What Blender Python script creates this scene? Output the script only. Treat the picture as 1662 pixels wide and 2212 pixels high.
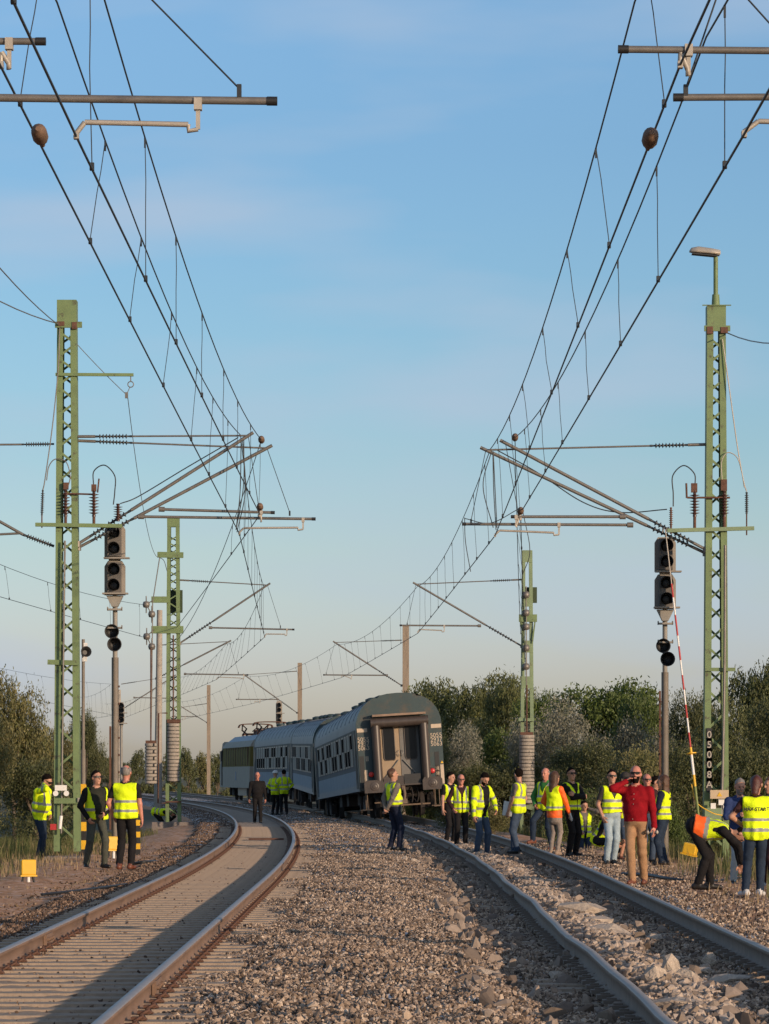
import bpy, bmesh, math, random
import numpy as np
from mathutils import Vector, Matrix, Euler
from math import radians as R, sin, cos, pi, atan2, sqrt

for o in list(bpy.data.objects): bpy.data.objects.remove(o)
SC = bpy.context.scene
COL = SC.collection
rnd = random.Random(7)
nr = np.random.default_rng(11)

# ------------------------------------------------------------------ camera, world, sun, exposure
CAM_H = 1.66                       # eye height above the ground, metres (rail top is 0.20)
FPX = 7674.0                       # focal length in pixels of a 1662 px wide picture (a long tele lens)
cam = bpy.data.cameras.new('camera'); camo = bpy.data.objects.new('camera', cam); COL.objects.link(camo)
camo.location = (0, 0, CAM_H); camo.rotation_euler = (R(90), 0, 0)
cam.sensor_fit = 'HORIZONTAL'; cam.sensor_width = 36; cam.lens = 36*FPX/1662
cam.shift_y = 569/1662; cam.clip_start = 0.5; cam.clip_end = 6000
SC.camera = camo

SUN_AZ, SUN_EL = 43, 10.0
sd = Vector((sin(R(SUN_AZ))*cos(R(SUN_EL)), -cos(R(SUN_AZ))*cos(R(SUN_EL)), sin(R(SUN_EL))))
W = bpy.data.worlds.new('World'); SC.world = W; W.use_nodes = True
wn = W.node_tree; wn.nodes.clear()
def WN(t, **k):
    n = wn.nodes.new(t)
    for a, b in k.items(): setattr(n, a, b)
    return n
wo = WN('ShaderNodeOutputWorld'); bg = WN('ShaderNodeBackground'); bg.inputs['Strength'].default_value = 0.15
sky = WN('ShaderNodeTexSky', sky_type='NISHITA', sun_disc=False)
sky.sun_elevation = R(SUN_EL); sky.sun_rotation = atan2(sd.x, sd.y)
sky.air_density = 1.0; sky.dust_density = 0.9; sky.ozone_density = 1.6
tc = WN('ShaderNodeTexCoord'); sep = WN('ShaderNodeSeparateXYZ'); wn.links.new(tc.outputs['Generated'], sep.inputs[0])
# the tint of the evening sky by height above the horizon, the same all round
ramp = WN('ShaderNodeValToRGB'); wn.links.new(sep.outputs['Z'], ramp.inputs['Fac'])
SKY_STOPS = [(0.0, (.64, .66, 1.0)), (0.032, (.60, .63, 1.0)), (0.063, (.54, .60, .81)), (0.092, (.46, .57, .75)), (0.133, (.43, .56, .73)), (0.174, (.43, .56, .73)), (0.22, (.49, .62, .78)), (0.5, (.70, .66, .70))]
while len(ramp.color_ramp.elements) < len(SKY_STOPS): ramp.color_ramp.elements.new(0.5)
for e, (p, c) in zip(ramp.color_ramp.elements, SKY_STOPS): e.position = p; e.color = (*c, 1)
mul = WN('ShaderNodeMix', data_type='RGBA', blend_type='MULTIPLY'); mul.inputs['Factor'].default_value = 1
gain = WN('ShaderNodeVectorMath', operation='SCALE'); gain.inputs['Scale'].default_value = 1.5
wn.links.new(sky.outputs[0], gain.inputs[0]); wn.links.new(gain.outputs[0], mul.inputs['A']); wn.links.new(ramp.outputs[0], mul.inputs['B'])
# faint cirrus streaks
mp = WN('ShaderNodeMapping'); mp.inputs['Scale'].default_value = (6, 3, 26); mp.inputs['Rotation'].default_value = (0, R(-14), 0)
nz = WN('ShaderNodeTexNoise'); nz.inputs['Scale'].default_value = 1.0; nz.inputs['Detail'].default_value = 4; nz.inputs['Roughness'].default_value = 0.5
wn.links.new(tc.outputs['Generated'], mp.inputs[0]); wn.links.new(mp.outputs[0], nz.inputs['Vector'])
cr = WN('ShaderNodeMapRange'); cr.inputs['From Min'].default_value = 0.47; cr.inputs['From Max'].default_value = 0.78
cr.inputs['To Max'].default_value = 0.75
wn.links.new(nz.outputs['Fac'], cr.inputs['Value'])
cmix = WN('ShaderNodeMix', data_type='RGBA'); cmix.inputs['B'].default_value = (3.1, 3.7, 4.6, 1)
wn.links.new(cr.outputs[0], cmix.inputs['Factor']); wn.links.new(mul.outputs['Result'], cmix.inputs['A'])
wn.links.new(cmix.outputs['Result'], bg.inputs['Color']); wn.links.new(bg.outputs[0], wo.inputs[0])

sl = bpy.data.lights.new('sun', 'SUN'); sl.energy = 3.9; sl.angle = R(0.55); sl.color = (1.0, 0.74, 0.52)
slo = bpy.data.objects.new('sun', sl); COL.objects.link(slo); slo.rotation_euler = (-sd).to_track_quat('-Z', 'Y').to_euler()
SC.view_settings.view_transform = 'Standard'; SC.view_settings.look = 'None'
SC.view_settings.gamma = 1; SC.view_settings.exposure = 0.0; SC.view_settings.use_curve_mapping = False

# ------------------------------------------------------------------ helpers
def P(x, y, Z):                    # picture point (1662 x 2212) at depth Z -> world
    return Vector(((x-831)/FPX*Z, Z, CAM_H-(y-1675)/FPX*Z))
def link(o, parent=None):
    COL.objects.link(o)
    if parent is not None: o.parent = parent
    return o
def tag(o, label=None, cat=None, group=None, kind=None):
    if label: o['label'] = label
    if cat: o['category'] = cat
    if group: o['group'] = group
    if kind: o['kind'] = kind
    return o
def empty(name, loc=(0, 0, 0), label=None, cat=None, group=None, rz=0, parent=None):
    o = bpy.data.objects.new(name, None); o.empty_display_size = 0.2; link(o, parent)
    o.location = loc; o.rotation_euler = (0, 0, rz); return tag(o, label, cat, group)
def obj(name, me, parent=None, loc=None, rot=None, scale=None):
    o = bpy.data.objects.new(name, me); link(o, parent)
    if loc is not None: o.location = loc
    if rot is not None: o.rotation_euler = rot
    if scale is not None: o.scale = scale
    return o
def np_mesh(name, V, Fq, mats, mi=None, smooth=True):
    V = np.asarray(V, np.float32); Fq = np.asarray(Fq, np.int32)
    me = bpy.data.meshes.new(name); n = Fq.shape[1]
    me.vertices.add(len(V)); me.vertices.foreach_set('co', V.ravel())
    me.loops.add(Fq.size); me.loops.foreach_set('vertex_index', Fq.ravel())
    me.polygons.add(len(Fq)); me.polygons.foreach_set('loop_start', np.arange(0, Fq.size, n, dtype=np.int32))
    for m in mats: me.materials.append(m)
    if mi is not None: me.polygons.foreach_set('material_index', np.asarray(mi, np.int32))
    me.update(calc_edges=True)
    if smooth: me.polygons.foreach_set('use_smooth', np.ones(len(Fq), bool))
    me.validate(); return me

def text_obj(name, cu, parent):
    tmp = bpy.data.objects.new(name, cu); COL.objects.link(tmp); dg = bpy.context.evaluated_depsgraph_get(); me = bpy.data.meshes.new_from_object(tmp.evaluated_get(dg)); bpy.data.objects.remove(tmp)
    return obj(name, me, parent)
class MB:
    def __init__(s): s.v = []; s.f = []; s.m = []; s.s = []
    def add(s, vs, fs, m=0, smooth=False):
        b = len(s.v); s.v += [tuple(v) for v in vs]
        for f in fs: s.f.append([b+i for i in f]); s.m.append(m); s.s.append(smooth)
        return s
    def box(s, c, d, m=0, rot=None, taper=1.0):
        vs = []
        for z in (-.5, .5):
            k = taper if z > 0 else 1.0
            for x, y in ((-.5, -.5), (.5, -.5), (.5, .5), (-.5, .5)):
                v = Vector((x*d[0]*k, y*d[1]*k, z*d[2]))
                if rot is not None: v = rot @ v
                vs.append(v+Vector(c))
        return s.add(vs, [(0, 3, 2, 1), (4, 5, 6, 7), (0, 1, 5, 4), (1, 2, 6, 5), (2, 3, 7, 6), (3, 0, 4, 7)], m)
    def bar(s, a, b, w, t, m=0, up=(0, 1, 0)):   # rectangular bar from a to b; t is its size along 'up'
        a = Vector(a); b = Vector(b); d = (b-a); L = d.length; d.normalize()
        u = Vector(up); u = (u-d*u.dot(d))
        if u.length < 1e-4: u = Vector((1, 0, 0))-d*d.x
        u.normalize(); r = d.cross(u)
        return s.box((a+b)/2, (w, t, L), m, Matrix((r, u, d)).transposed())
    def tube(s, pts, r, n=6, m=0, cap=True, smooth=True):
        pts = [Vector(p) for p in pts]; k = len(pts); rs = r if isinstance(r, (list, tuple)) else [r]*k
        vs = []; pu = None
        for i, p in enumerate(pts):
            d = (pts[min(i+1, k-1)]-pts[max(i-1, 0)]).normalized()
            if pu is None: pu = Vector((0, 0, 1)) if abs(d.z) < .9 else Vector((1, 0, 0))
            u = (pu-d*pu.dot(d)).normalized(); w = d.cross(u); pu = u
            vs += [p+(u*cos(2*pi*j/n)+w*sin(2*pi*j/n))*rs[i] for j in range(n)]
        fs = [(i*n+j, i*n+(j+1) % n, (i+1)*n+(j+1) % n, (i+1)*n+j) for i in range(k-1) for j in range(n)]
        s.add(vs, fs, m, smooth)
        if cap: s.add(vs[:n], [list(range(n))[::-1]], m); s.add(vs[-n:], [list(range(n))], m)
        return s
    def lathe(s, prof, c=(0, 0, 0), ax=(0, 0, 1), n=12, m=0, smooth=True):   # prof [(r, h)]
        ax = Vector(ax).normalized(); q = ax.to_track_quat('Z', 'Y').to_matrix(); c = Vector(c)
        vs = [c+q @ Vector((r*cos(2*pi*j/n), r*sin(2*pi*j/n), h)) for r, h in prof for j in range(n)]; k = len(prof)
        s.add(vs, [(i*n+j, i*n+(j+1) % n, (i+1)*n+(j+1) % n, (i+1)*n+j) for i in range(k-1) for j in range(n)], m, smooth)
        s.add(vs[:n], [list(range(n))[::-1]], m); s.add(vs[-n:], [list(range(n))], m); return s
    def prism(s, poly, y0, y1, m=0, ax='y', smooth=False):    # poly in the x,z plane swept along y (or y,z along x / x,y along z)
        n = len(poly)
        def mk(p, t): return {'y': (p[0], t, p[1]), 'x': (t, p[0], p[1]), 'z': (p[0], p[1], t)}[ax]
        s.add([mk(p, y0) for p in poly]+[mk(p, y1) for p in poly], [(i, (i+1) % n, n+(i+1) % n, n+i) for i in range(n)], m, smooth)
        s.add([mk(p, y0) for p in poly], [list(range(n))[::-1]], m); return s.add([mk(p, y1) for p in poly], [list(range(n))], m)
    def mesh(s, name, mats, bevel=0):
        me = bpy.data.meshes.new(name); me.from_pydata([tuple(v) for v in s.v], [], s.f)
        for m in (mats if isinstance(mats, (list, tuple)) else [mats]): me.materials.append(m)
        me.polygons.foreach_set('material_index', s.m); me.polygons.foreach_set('use_smooth', s.s)
        bm = bmesh.new(); bm.from_mesh(me); bmesh.ops.recalc_face_normals(bm, faces=bm.faces); bm.to_mesh(me); bm.free()
        me.update(); return me
    def build(s, name, mats, parent=None, loc=None, rot=None):
        return obj(name, s.mesh(name, mats), parent, loc, rot)

# ------------------------------------------------------------------ materials
def M(name, col, rough=.6, metal=0., var=.15, vs=6., bump=0., bs=40., col2=None, c2=(.55, .7), c2s=5., coord='Object', stretch=None, spec=None, rand=0., emit=None, trans=0.):
    m = bpy.data.materials.new(name); m.use_nodes = True; nt = m.node_tree; N = nt.nodes; L = nt.links
    b = N['Principled BSDF']; b.inputs['Roughness'].default_value = rough; b.inputs['Metallic'].default_value = metal
    if spec is not None: b.inputs['Specular IOR Level'].default_value = spec
    t = N.new('ShaderNodeTexCoord'); src = t.outputs[coord]
    if stretch:
        mp_ = N.new('ShaderNodeMapping'); mp_.inputs['Scale'].default_value = stretch; L.new(src, mp_.inputs[0]); src = mp_.outputs[0]
    def noise(sc, det=5):
        n_ = N.new('ShaderNodeTexNoise'); n_.inputs['Scale'].default_value = sc; n_.inputs['Detail'].default_value = det; n_.inputs['Roughness'].default_value = .62
        L.new(src, n_.inputs['Vector']); return n_.outputs['Fac']
    base = N.new('ShaderNodeRGB'); base.outputs[0].default_value = (*col, 1); c = base.outputs[0]
    if col2:
        mr = N.new('ShaderNodeMapRange'); mr.inputs['From Min'].default_value = c2[0]; mr.inputs['From Max'].default_value = c2[1]; L.new(noise(c2s), mr.inputs['Value'])
        mx = N.new('ShaderNodeMix'); mx.data_type = 'RGBA'; L.new(mr.outputs[0], mx.inputs['Factor']); L.new(c, mx.inputs['A']); mx.inputs['B'].default_value = (*col2, 1); c = mx.outputs['Result']
    if var or rand:
        mr = N.new('ShaderNodeMapRange'); mr.inputs['From Min'].default_value = .25; mr.inputs['From Max'].default_value = .75
        mr.inputs['To Min'].default_value = 1-var; mr.inputs['To Max'].default_value = 1+var; L.new(noise(vs), mr.inputs['Value']); f = mr.outputs[0]
        if rand:
            oi = N.new('ShaderNodeObjectInfo'); m2 = N.new('ShaderNodeMapRange'); m2.inputs['To Min'].default_value = 1-rand; m2.inputs['To Max'].default_value = 1+rand
            L.new(oi.outputs['Random'], m2.inputs['Value']); ma = N.new('ShaderNodeMath'); ma.operation = 'MULTIPLY'; L.new(f, ma.inputs[0]); L.new(m2.outputs[0], ma.inputs[1]); f = ma.outputs[0]
        vm = N.new('ShaderNodeVectorMath'); vm.operation = 'SCALE'; L.new(c, vm.inputs[0]); L.new(f, vm.inputs['Scale']); c = vm.outputs[0]
    L.new(c, b.inputs['Base Color'])
    if bump:
        bp = N.new('ShaderNodeBump'); bp.inputs['Strength'].default_value = 1; bp.inputs['Distance'].default_value = bump
        L.new(noise(bs, 3), bp.inputs['Height']); L.new(bp.outputs[0], b.inputs['Normal'])
    if emit: b.inputs['Emission Color'].default_value = (*emit[0], 1); b.inputs['Emission Strength'].default_value = emit[1]
    if trans:
        out = N['Material Output']; tr = N.new('ShaderNodeBsdfTranslucent'); L.new(c, tr.inputs['Color']); ms = N.new('ShaderNodeMixShader'); ms.inputs[0].default_value = trans
        L.new(b.outputs[0], ms.inputs[1]); L.new(tr.outputs[0], ms.inputs[2]); L.new(ms.outputs[0], out.inputs[0])
    return m

m_green = M('green_paint', (.15, .215, .092), .6, 0, .22, 2.5, .0, col2=(.085, .085, .05), c2=(.58, .68), c2s=7)
m_green_old = M('green_paint_weathered', (.19, .26, .145), .6, 0, .2, 3, col2=(.10, .07, .04), c2=(.6, .72), c2s=12)
m_steel = M('galvanised_steel', (.19, .175, .155), .5, .35, .2, 8)
m_alu = M('pale_steel', (.42, .38, .32), .5, .2, .15, 6)
m_wire = M('dark_wire', (.035, .04, .045), .5, .3, 0)
m_ins = M('brown_porcelain', (.05, .022, .018), .3, 0, .2, 5)
m_insg = M('dark_composite', (.035, .04, .045), .45, 0, .1)
m_rust = M('rusted_iron', (.12, .06, .04), .85, .1, .4, 14)
m_black = M('black_paint', (.02, .02, .02), .5, 0, .2)
m_grey = M('grey_paint', (.26, .245, .215), .6, 0, .15, 5)
m_post = M('grey_brown_post', (.19, .165, .135), .75, 0, .2, 3, .002, 60)
m_conc = M('concrete', (.34, .30, .25), .9, 0, .18, 4, .004, 50, col2=(.24, .21, .18), c2s=3)
m_conc_d = M('dark_concrete', (.20, .17, .15), .9, 0, .22, 3, .004, 50)
m_yel = M('yellow_paint', (.72, .42, .02), .5, 0, .1, 5, col2=(.45, .25, .03), c2=(.66, .75))
m_white = M('white_paint', (.75, .74, .70), .5, 0, .06)
m_red = M('red_paint', (.42, .03, .03), .5, 0, .1)
# ------------------------------------------------------------------ track geometry, ground
def off(Z):                        # how far the tracks have swung left at distance Z
    if Z <= 50: return 0.0
    if Z <= 200: return (Z-50)**2/2580.0
    return 150**2/2580.0+(Z-200)*0.1163
LC, RC = -2.45, 2.47               # centre lines
npoff = np.vectorize(off)

PROF = [(-60, -.9), (-16, -.75), (-9, -.12), (-6.0, -.04), (-4.9, -.03), (-4.2, .0), (-3.9, .02), (-3.3, .01), (-1.6, .01), (-1.35, .03), (-.9, .07), (0, .09), (.7, .05), (1.1, -.02), (1.6, -.03), (1.85, .0), (2.5, .0), (3.1, -.03), (3.6, -.01), (4.6, .0), (6.2, -.06), (9, -.7), (16, -.95), (60, -.95)]
ps, pz = np.array(PROF).T
def hz(s, Z):
    s = np.asarray(s, float); Z = np.asarray(Z, float)
    z = np.interp(s, ps, pz)
    # beyond the tangent the banks fall away a little more beside the tracks
    k = np.clip((Z-75)/45, 0, 1)
    z = z-k*.4*np.clip((-s-4.4)/2.5, 0, 1)-k*.45*np.clip((s-4.6)/2.0, 0, 1)
    z = z+.018*np.sin(s*3.1+Z*.7)+.012*np.sin(s*1.3-Z*1.9)+.012*np.sin(s*6.3+Z*2.3)
    return z
def gz(X, Z): return float(hz(X+off(Z), Z))

def m_ground():
    m = bpy.data.materials.new('earth_and_dry_grass'); m.use_nodes = True; N = m.node_tree.nodes; L = m.node_tree.links; b = N['Principled BSDF']; b.inputs['Roughness'].default_value = .95
    t = N.new('ShaderNodeTexCoord')
    def nz_(sc, d=6):
        n = N.new('ShaderNodeTexNoise'); n.inputs['Scale'].default_value = sc; n.inputs['Detail'].default_value = d; n.inputs['Roughness'].default_value = .7; L.new(t.outputs['Object'], n.inputs['Vector']); return n.outputs['Fac']
    r1 = N.new('ShaderNodeValToRGB'); L.new(nz_(6, 9), r1.inputs[0])
    for e, (p, c) in zip([r1.color_ramp.elements[0], r1.color_ramp.elements[1], r1.color_ramp.elements.new(.5)], [(.3, (.18, .08, .035)), (.66, (.72, .37, .16)), (.5, (.52, .25, .105))]): e.position = p; e.color = (*c, 1)
    r2 = N.new('ShaderNodeValToRGB'); L.new(nz_(9, 8), r2.inputs[0])
    for e, (p, c) in zip([r2.color_ramp.elements[0], r2.color_ramp.elements[1]], [(.3, (.03, .035, .012)), (.75, (.14, .12, .05))]): e.position = p; e.color = (*c, 1)
    at = N.new('ShaderNodeAttribute'); at.attribute_name = 'grass'
    mx = N.new('ShaderNodeMix'); mx.data_type = 'RGBA'; L.new(at.outputs['Fac'], mx.inputs['Factor']); L.new(r1.outputs[0], mx.inputs['A']); L.new(r2.outputs[0], mx.inputs['B'])
    L.new(mx.outputs['Result'], b.inputs['Base Color'])
    bp = N.new('ShaderNodeBump'); bp.inputs['Distance'].default_value = .014; L.new(nz_(14, 6), bp.inputs['Height']); L.new(bp.outputs[0], b.inputs['Normal'])
    return m
def m_ballast(name, dark, light, pale, sc=17):
    m = bpy.data.materials.new(name); m.use_nodes = True; N = m.node_tree.nodes; L = m.node_tree.links; b = N['Principled BSDF']; b.inputs['Roughness'].default_value = .9
    t = N.new('ShaderNodeTexCoord')
    v = N.new('ShaderNodeTexVoronoi'); v.inputs['Scale'].default_value = sc; L.new(t.outputs['Object'], v.inputs['Vector'])
    sp = N.new('ShaderNodeSeparateColor'); L.new(v.outputs['Color'], sp.inputs[0])
    r = N.new('ShaderNodeValToRGB'); L.new(sp.outputs[0], r.inputs[0])
    for e, (p, c) in zip([r.color_ramp.elements[0], r.color_ramp.elements[1], r.color_ramp.elements.new(.6)], [(0., dark), (1., pale), (.6, light)]): e.position = p; e.color = (*c, 1)
    n = N.new('ShaderNodeTexNoise'); n.inputs['Scale'].default_value = .8; n.inputs['Detail'].default_value = 5; L.new(t.outputs['Object'], n.inputs['Vector'])
    mr = N.new('ShaderNodeMapRange'); mr.inputs['From Min'].default_value = .3; mr.inputs['From Max'].default_value = .7; mr.inputs['To Min'].default_value = .75; mr.inputs['To Max'].default_value = 1.2; L.new(n.outputs[0], mr.inputs[0])
    vm = N.new('ShaderNodeVectorMath'); vm.operation = 'SCALE'; L.new(r.outputs[0], vm.inputs[0]); L.new(mr.outputs[0], vm.inputs['Scale']); L.new(vm.outputs[0], b.inputs['Base Color'])
    bp = N.new('ShaderNodeBump'); bp.inputs['Distance'].default_value = .02; bp.invert = True; L.new(v.outputs['Distance'], bp.inputs['Height']); L.new(bp.outputs[0], b.inputs['Normal'])
    return m
mg = m_ground(); mbal = m_ballast('crushed_stone', (.045, .026, .014), (.14, .088, .05), (.27, .185, .12))
mgrit = M('pale_grit', (.36, .275, .20), .95, 0, .22, 30, .012, 90, col2=(.45, .345, .255), c2s=2.5)

def grid(name, ss, ZZ, zf, mat, curve=True):
    S, Zg = np.meshgrid(ss, ZZ); X = S-(npoff(ZZ)[:, None] if curve else 0); z = zf(S, Zg)
    V = np.stack([X, Zg, z], -1).reshape(-1, 3); n, k = len(ZZ), len(ss)
    i = np.arange((n-1)*(k-1)); r, c = i//(k-1), i % (k-1); a = r*k+c
    return np_mesh(name, V, np.stack([a, a+1, a+k+1, a+k], 1), [mat]), S.ravel(), Zg.ravel()

ss = np.concatenate([[-1500, -600, -250, -120], np.arange(-60, -16, 4), np.arange(-16, -5, .3), np.arange(-5, 6, 1.0), np.arange(6, 20, .4), np.arange(20, 60, 5), [60, 120, 250, 600, 1500]])
ZZ = np.concatenate([[-600, -200, -60, -20, 0, 12], np.arange(20, 60, .5), np.arange(60, 140, .8), np.arange(140, 340, 4), [340, 400, 500, 700, 1000, 1600, 3500]])
me, S_, Z_ = grid('ground', ss, ZZ, lambda s, Z: hz(s, Z)-np.where((s > -4.6) & (s < 4.2), .1, 0)+.03*np.sin(s*2.2+Z)*np.sin(Z*.9-s), mg)
g = np.clip((-S_-6.6+.9*np.sin(Z_*.35)+.5*np.sin(Z_*1.1))/1.6, 0, 1)*(Z_ > 50)*.9+np.clip((S_-6.4+.7*np.sin(Z_*.5))/1.4, 0, 1)*.9
g = np.clip(g+np.clip((Z_-130)/30, 0, 1)*(np.abs(S_) > 5), 0, 1)
at = me.attributes.new('grass', 'FLOAT', 'POINT'); at.data.foreach_set('value', g.astype(np.float32))
ground = tag(obj('ground', me), kind='structure')

zs = np.concatenate([np.arange(14, 70, .25), np.arange(70, 140, .5), np.arange(140, 420, 3)])
bs_ = np.concatenate([[-4.95, -4.8, -4.6], np.arange(-4.45, 4.0, .16), [4.1, 4.3, 4.5]])
def bz(s, Z):
    e = np.clip((np.where(s < 0, np.abs(s)-4.3, np.abs(s)-3.9))/.4, 0, 1)
    rg = .02*np.sin(s*17+Z*9)*np.sin(Z*13-s*5)
    inner = (s > -3.12) & (s < -1.76)
    return hz(s, Z)*np.where(inner, 0, 1)+np.where(inner, -.01, rg)-.16*e+.004
me, S_, Z_ = grid('ballast_bed', bs_, zs, bz, mbal)
dens = np.where(Z_ < 42, 520, np.where(Z_ < 72, 300, np.where(Z_ < 120, 90, np.where(Z_ < 210, 30., 0.)))).astype(float)
dens *= np.where((S_ > -3.2) & (S_ < -1.68), .05, 1)*np.where(S_ > 3.7, .4, 1)*np.where(S_ < -3.5, 0, 1)
dens *= np.where(np.abs(S_-npoff(Z_)) > Z_*.1083+1.3, 0, 1)
at = me.attributes.new('dens', 'FLOAT', 'POINT'); at.data.foreach_set('value', dens.astype(np.float32))
at = me.attributes.new('dens_d', 'FLOAT', 'POINT'); at.data.foreach_set('value', (np.where((S_ < -3.25) & (S_ > -4.6) & (Z_ < 200), 330., 0)*np.where(Z_ > 120, .3, 1)*np.where(Z_ > 70, .4, 1)*np.where(np.abs(S_-npoff(Z_)) > Z_*.1083+1.3, 0, 1)).astype(np.float32))
bed = tag(obj('ballast_bed', me), kind='structure')

# the fine grit between the rails of the left track, with the sleepers showing through as low ribs
gs = np.arange(-3.16, -1.70, .06); gZ = np.arange(14, 240, .1)
def grz(s, Z):
    u = (Z % .6)/.6
    rib = np.exp(-((u-.5)/.17)**2)
    k = np.clip((75-Z)/40, 0, 1)
    return .038+rib*.026*k*(.7+.5*np.sin(Z*1.7+s*3))+.006*np.sin(s*9+Z*3.3)+.004*np.sin(s*23-Z*7)-.02*np.clip((np.abs(s+2.43)-.62)/.1, 0, 1)
me, S_, Z_ = grid('track_grit', gs, gZ, grz, mgrit)
d2 = np.where(Z_ < 90, 26., 0.)*np.where(np.abs(S_+2.43) > .55, 6, 1)*(.5+.5*np.sin(Z_*.9+S_*2)**2)
at = me.attributes.new('dens', 'FLOAT', 'POINT'); at.data.foreach_set('value', d2.astype(np.float32))
grit = tag(obj('track_grit', me), kind='structure')

# ------------------------------------------------------------------ loose stones
def stone_mesh(name, seed, mat, n=11, sq=(1, .8, .6)):
    r = random.Random(seed); bm = bmesh.new()
    for i in range(n):
        v = Vector((r.gauss(0, 1), r.gauss(0, 1), r.gauss(0, 1))).normalized()*r.uniform(.82, 1.1)
        bm.verts.new((v.x*sq[0]*.5, v.y*sq[1]*.5, v.z*sq[2]*.5))
    h = bmesh.ops.convex_hull(bm, input=bm.verts); bmesh.ops.delete(bm, geom=[e for e in h['geom_interior'] if isinstance(e, bmesh.types.BMVert)], context='VERTS')
    me = bpy.data.meshes.new(name); bm.to_mesh(me); bm.free(); me.materials.append(mat); return me
def m_stone(name, cols):
    m = bpy.data.materials.new(name); m.use_nodes = True; N = m.node_tree.nodes; L = m.node_tree.links; b = N['Principled BSDF']; b.inputs['Roughness'].default_value = .88
    oi = N.new('ShaderNodeObjectInfo'); r = N.new('ShaderNodeValToRGB'); L.new(oi.outputs['Random'], r.inputs[0])
    while len(r.color_ramp.elements) < len(cols): r.color_ramp.elements.new(.5)
    for i, (e, c) in enumerate(zip(r.color_ramp.elements, cols)): e.position = c[0]; e.color = (*c[1], 1)
    t = N.new('ShaderNodeTexCoord'); n = N.new('ShaderNodeTexNoise'); n.inputs['Scale'].default_value = 5; n.inputs['Detail'].default_value = 4; L.new(t.outputs['Object'], n.inputs['Vector'])
    mr = N.new('ShaderNodeMapRange'); mr.inputs['To Min'].default_value = .7; mr.inputs['To Max'].default_value = 1.3; L.new(n.outputs[0], mr.inputs[0])
    vm = N.new('ShaderNodeVectorMath'); vm.operation = 'SCALE'; L.new(r.outputs[0], vm.inputs[0]); L.new(mr.outputs[0], vm.inputs['Scale']); L.new(vm.outputs[0], b.inputs['Base Color'])
    return m
ms_a = m_stone('ballast_stone', [(0, (.06, .041, .029)), (.3, (.165, .116, .08)), (.65, (.325, .236, .17)), (.93, (.48, .37, .275)), (1, (.62, .50, .39))])
ms_d = m_stone('dark_brown_stone', [(0, (.035, .02, .013)), (.5, (.13, .08, .05)), (.85, (.26, .17, .115)), (1, (.42, .31, .22))])
def lib(name, mat, k, seed, sq, n=10):
    c = bpy.data.collections.new(name)
    for i in range(k): c.objects.link(bpy.data.objects.new(name+'_piece', stone_mesh('stone', seed+i, mat, n+i % 4, sq)))
    return c
lib_a = lib('ballast_kinds', ms_a, 7, 3, (1, .82, .62)); lib_d = lib('grit_kinds', ms_d, 4, 40, (1, .8, .55))
def scatter(name, target, coll, smin, smax, seed, zup=0.0, factor=1.0, attr='dens'):
    ng = bpy.data.node_groups.new(name, 'GeometryNodeTree'); ng.interface.new_socket('Geometry', in_out='INPUT', socket_type='NodeSocketGeometry'); ng.interface.new_socket('Geometry', in_out='OUTPUT', socket_type='NodeSocketGeometry')
    N = ng.nodes; L = ng.links; go = N.new('NodeGroupOutput')
    oi = N.new('GeometryNodeObjectInfo'); oi.inputs['Object'].default_value = target
    dp = N.new('GeometryNodeDistributePointsOnFaces'); dp.inputs['Seed'].default_value = seed
    na = N.new('GeometryNodeInputNamedAttribute'); na.data_type = 'FLOAT'; na.inputs['Name'].default_value = attr
    mm = N.new('ShaderNodeMath'); mm.operation = 'MULTIPLY'; mm.inputs[1].default_value = factor; L.new(na.outputs['Attribute'], mm.inputs[0])
    L.new(oi.outputs['Geometry'], dp.inputs['Mesh']); L.new(mm.outputs[0], dp.inputs['Density'])
    ci = N.new('GeometryNodeCollectionInfo'); ci.inputs['Collection'].default_value = coll; ci.inputs['Separate Children'].default_value = True; ci.inputs['Reset Children'].default_value = True
    ip = N.new('GeometryNodeInstanceOnPoints'); ip.inputs['Pick Instance'].default_value = True
    rv = N.new('FunctionNodeRandomValue'); rv.data_type = 'FLOAT_VECTOR'; rv.inputs['Max'].default_value = (6.28, 6.28, 6.28)
    rs = N.new('FunctionNodeRandomValue'); rs.data_type = 'FLOAT'; rs.inputs[2].default_value = smin; rs.inputs[3].default_value = smax; rs.inputs['Seed'].default_value = 5
    tr = N.new('GeometryNodeSetPosition'); tr.inputs['Offset'].default_value = (0, 0, zup)
    L.new(dp.outputs['Points'], tr.inputs[0]); L.new(tr.outputs[0], ip.inputs['Points']); L.new(ci.outputs[0], ip.inputs['Instance']); L.new(rv.outputs['Value'], ip.inputs['Rotation']); L.new(rs.outputs[1], ip.inputs['Scale'])
    L.new(ip.outputs[0], go.inputs[0])
    me = bpy.data.meshes.new(name); o = obj(name, me); md = o.modifiers.new('scatter', 'NODES'); md.node_group = ng; return o
tag(scatter('ballast_gravel', bed, lib_a, .024, .062, 1, .010), 'grey brown crushed stone covering the bed of both tracks', 'gravel', kind='stuff')
tag(scatter('shoulder_gravel', bed, lib_d, .026, .062, 21, .012, attr='dens_d'), 'dark brown crushed stone along the outer side of the left track', 'gravel', kind='stuff')
tag(scatter('grit_gravel', grit, lib_d, .018, .05, 2, .008), 'small dark stones strewn on the pale grit between the left rails', 'gravel', kind='stuff')

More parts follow.
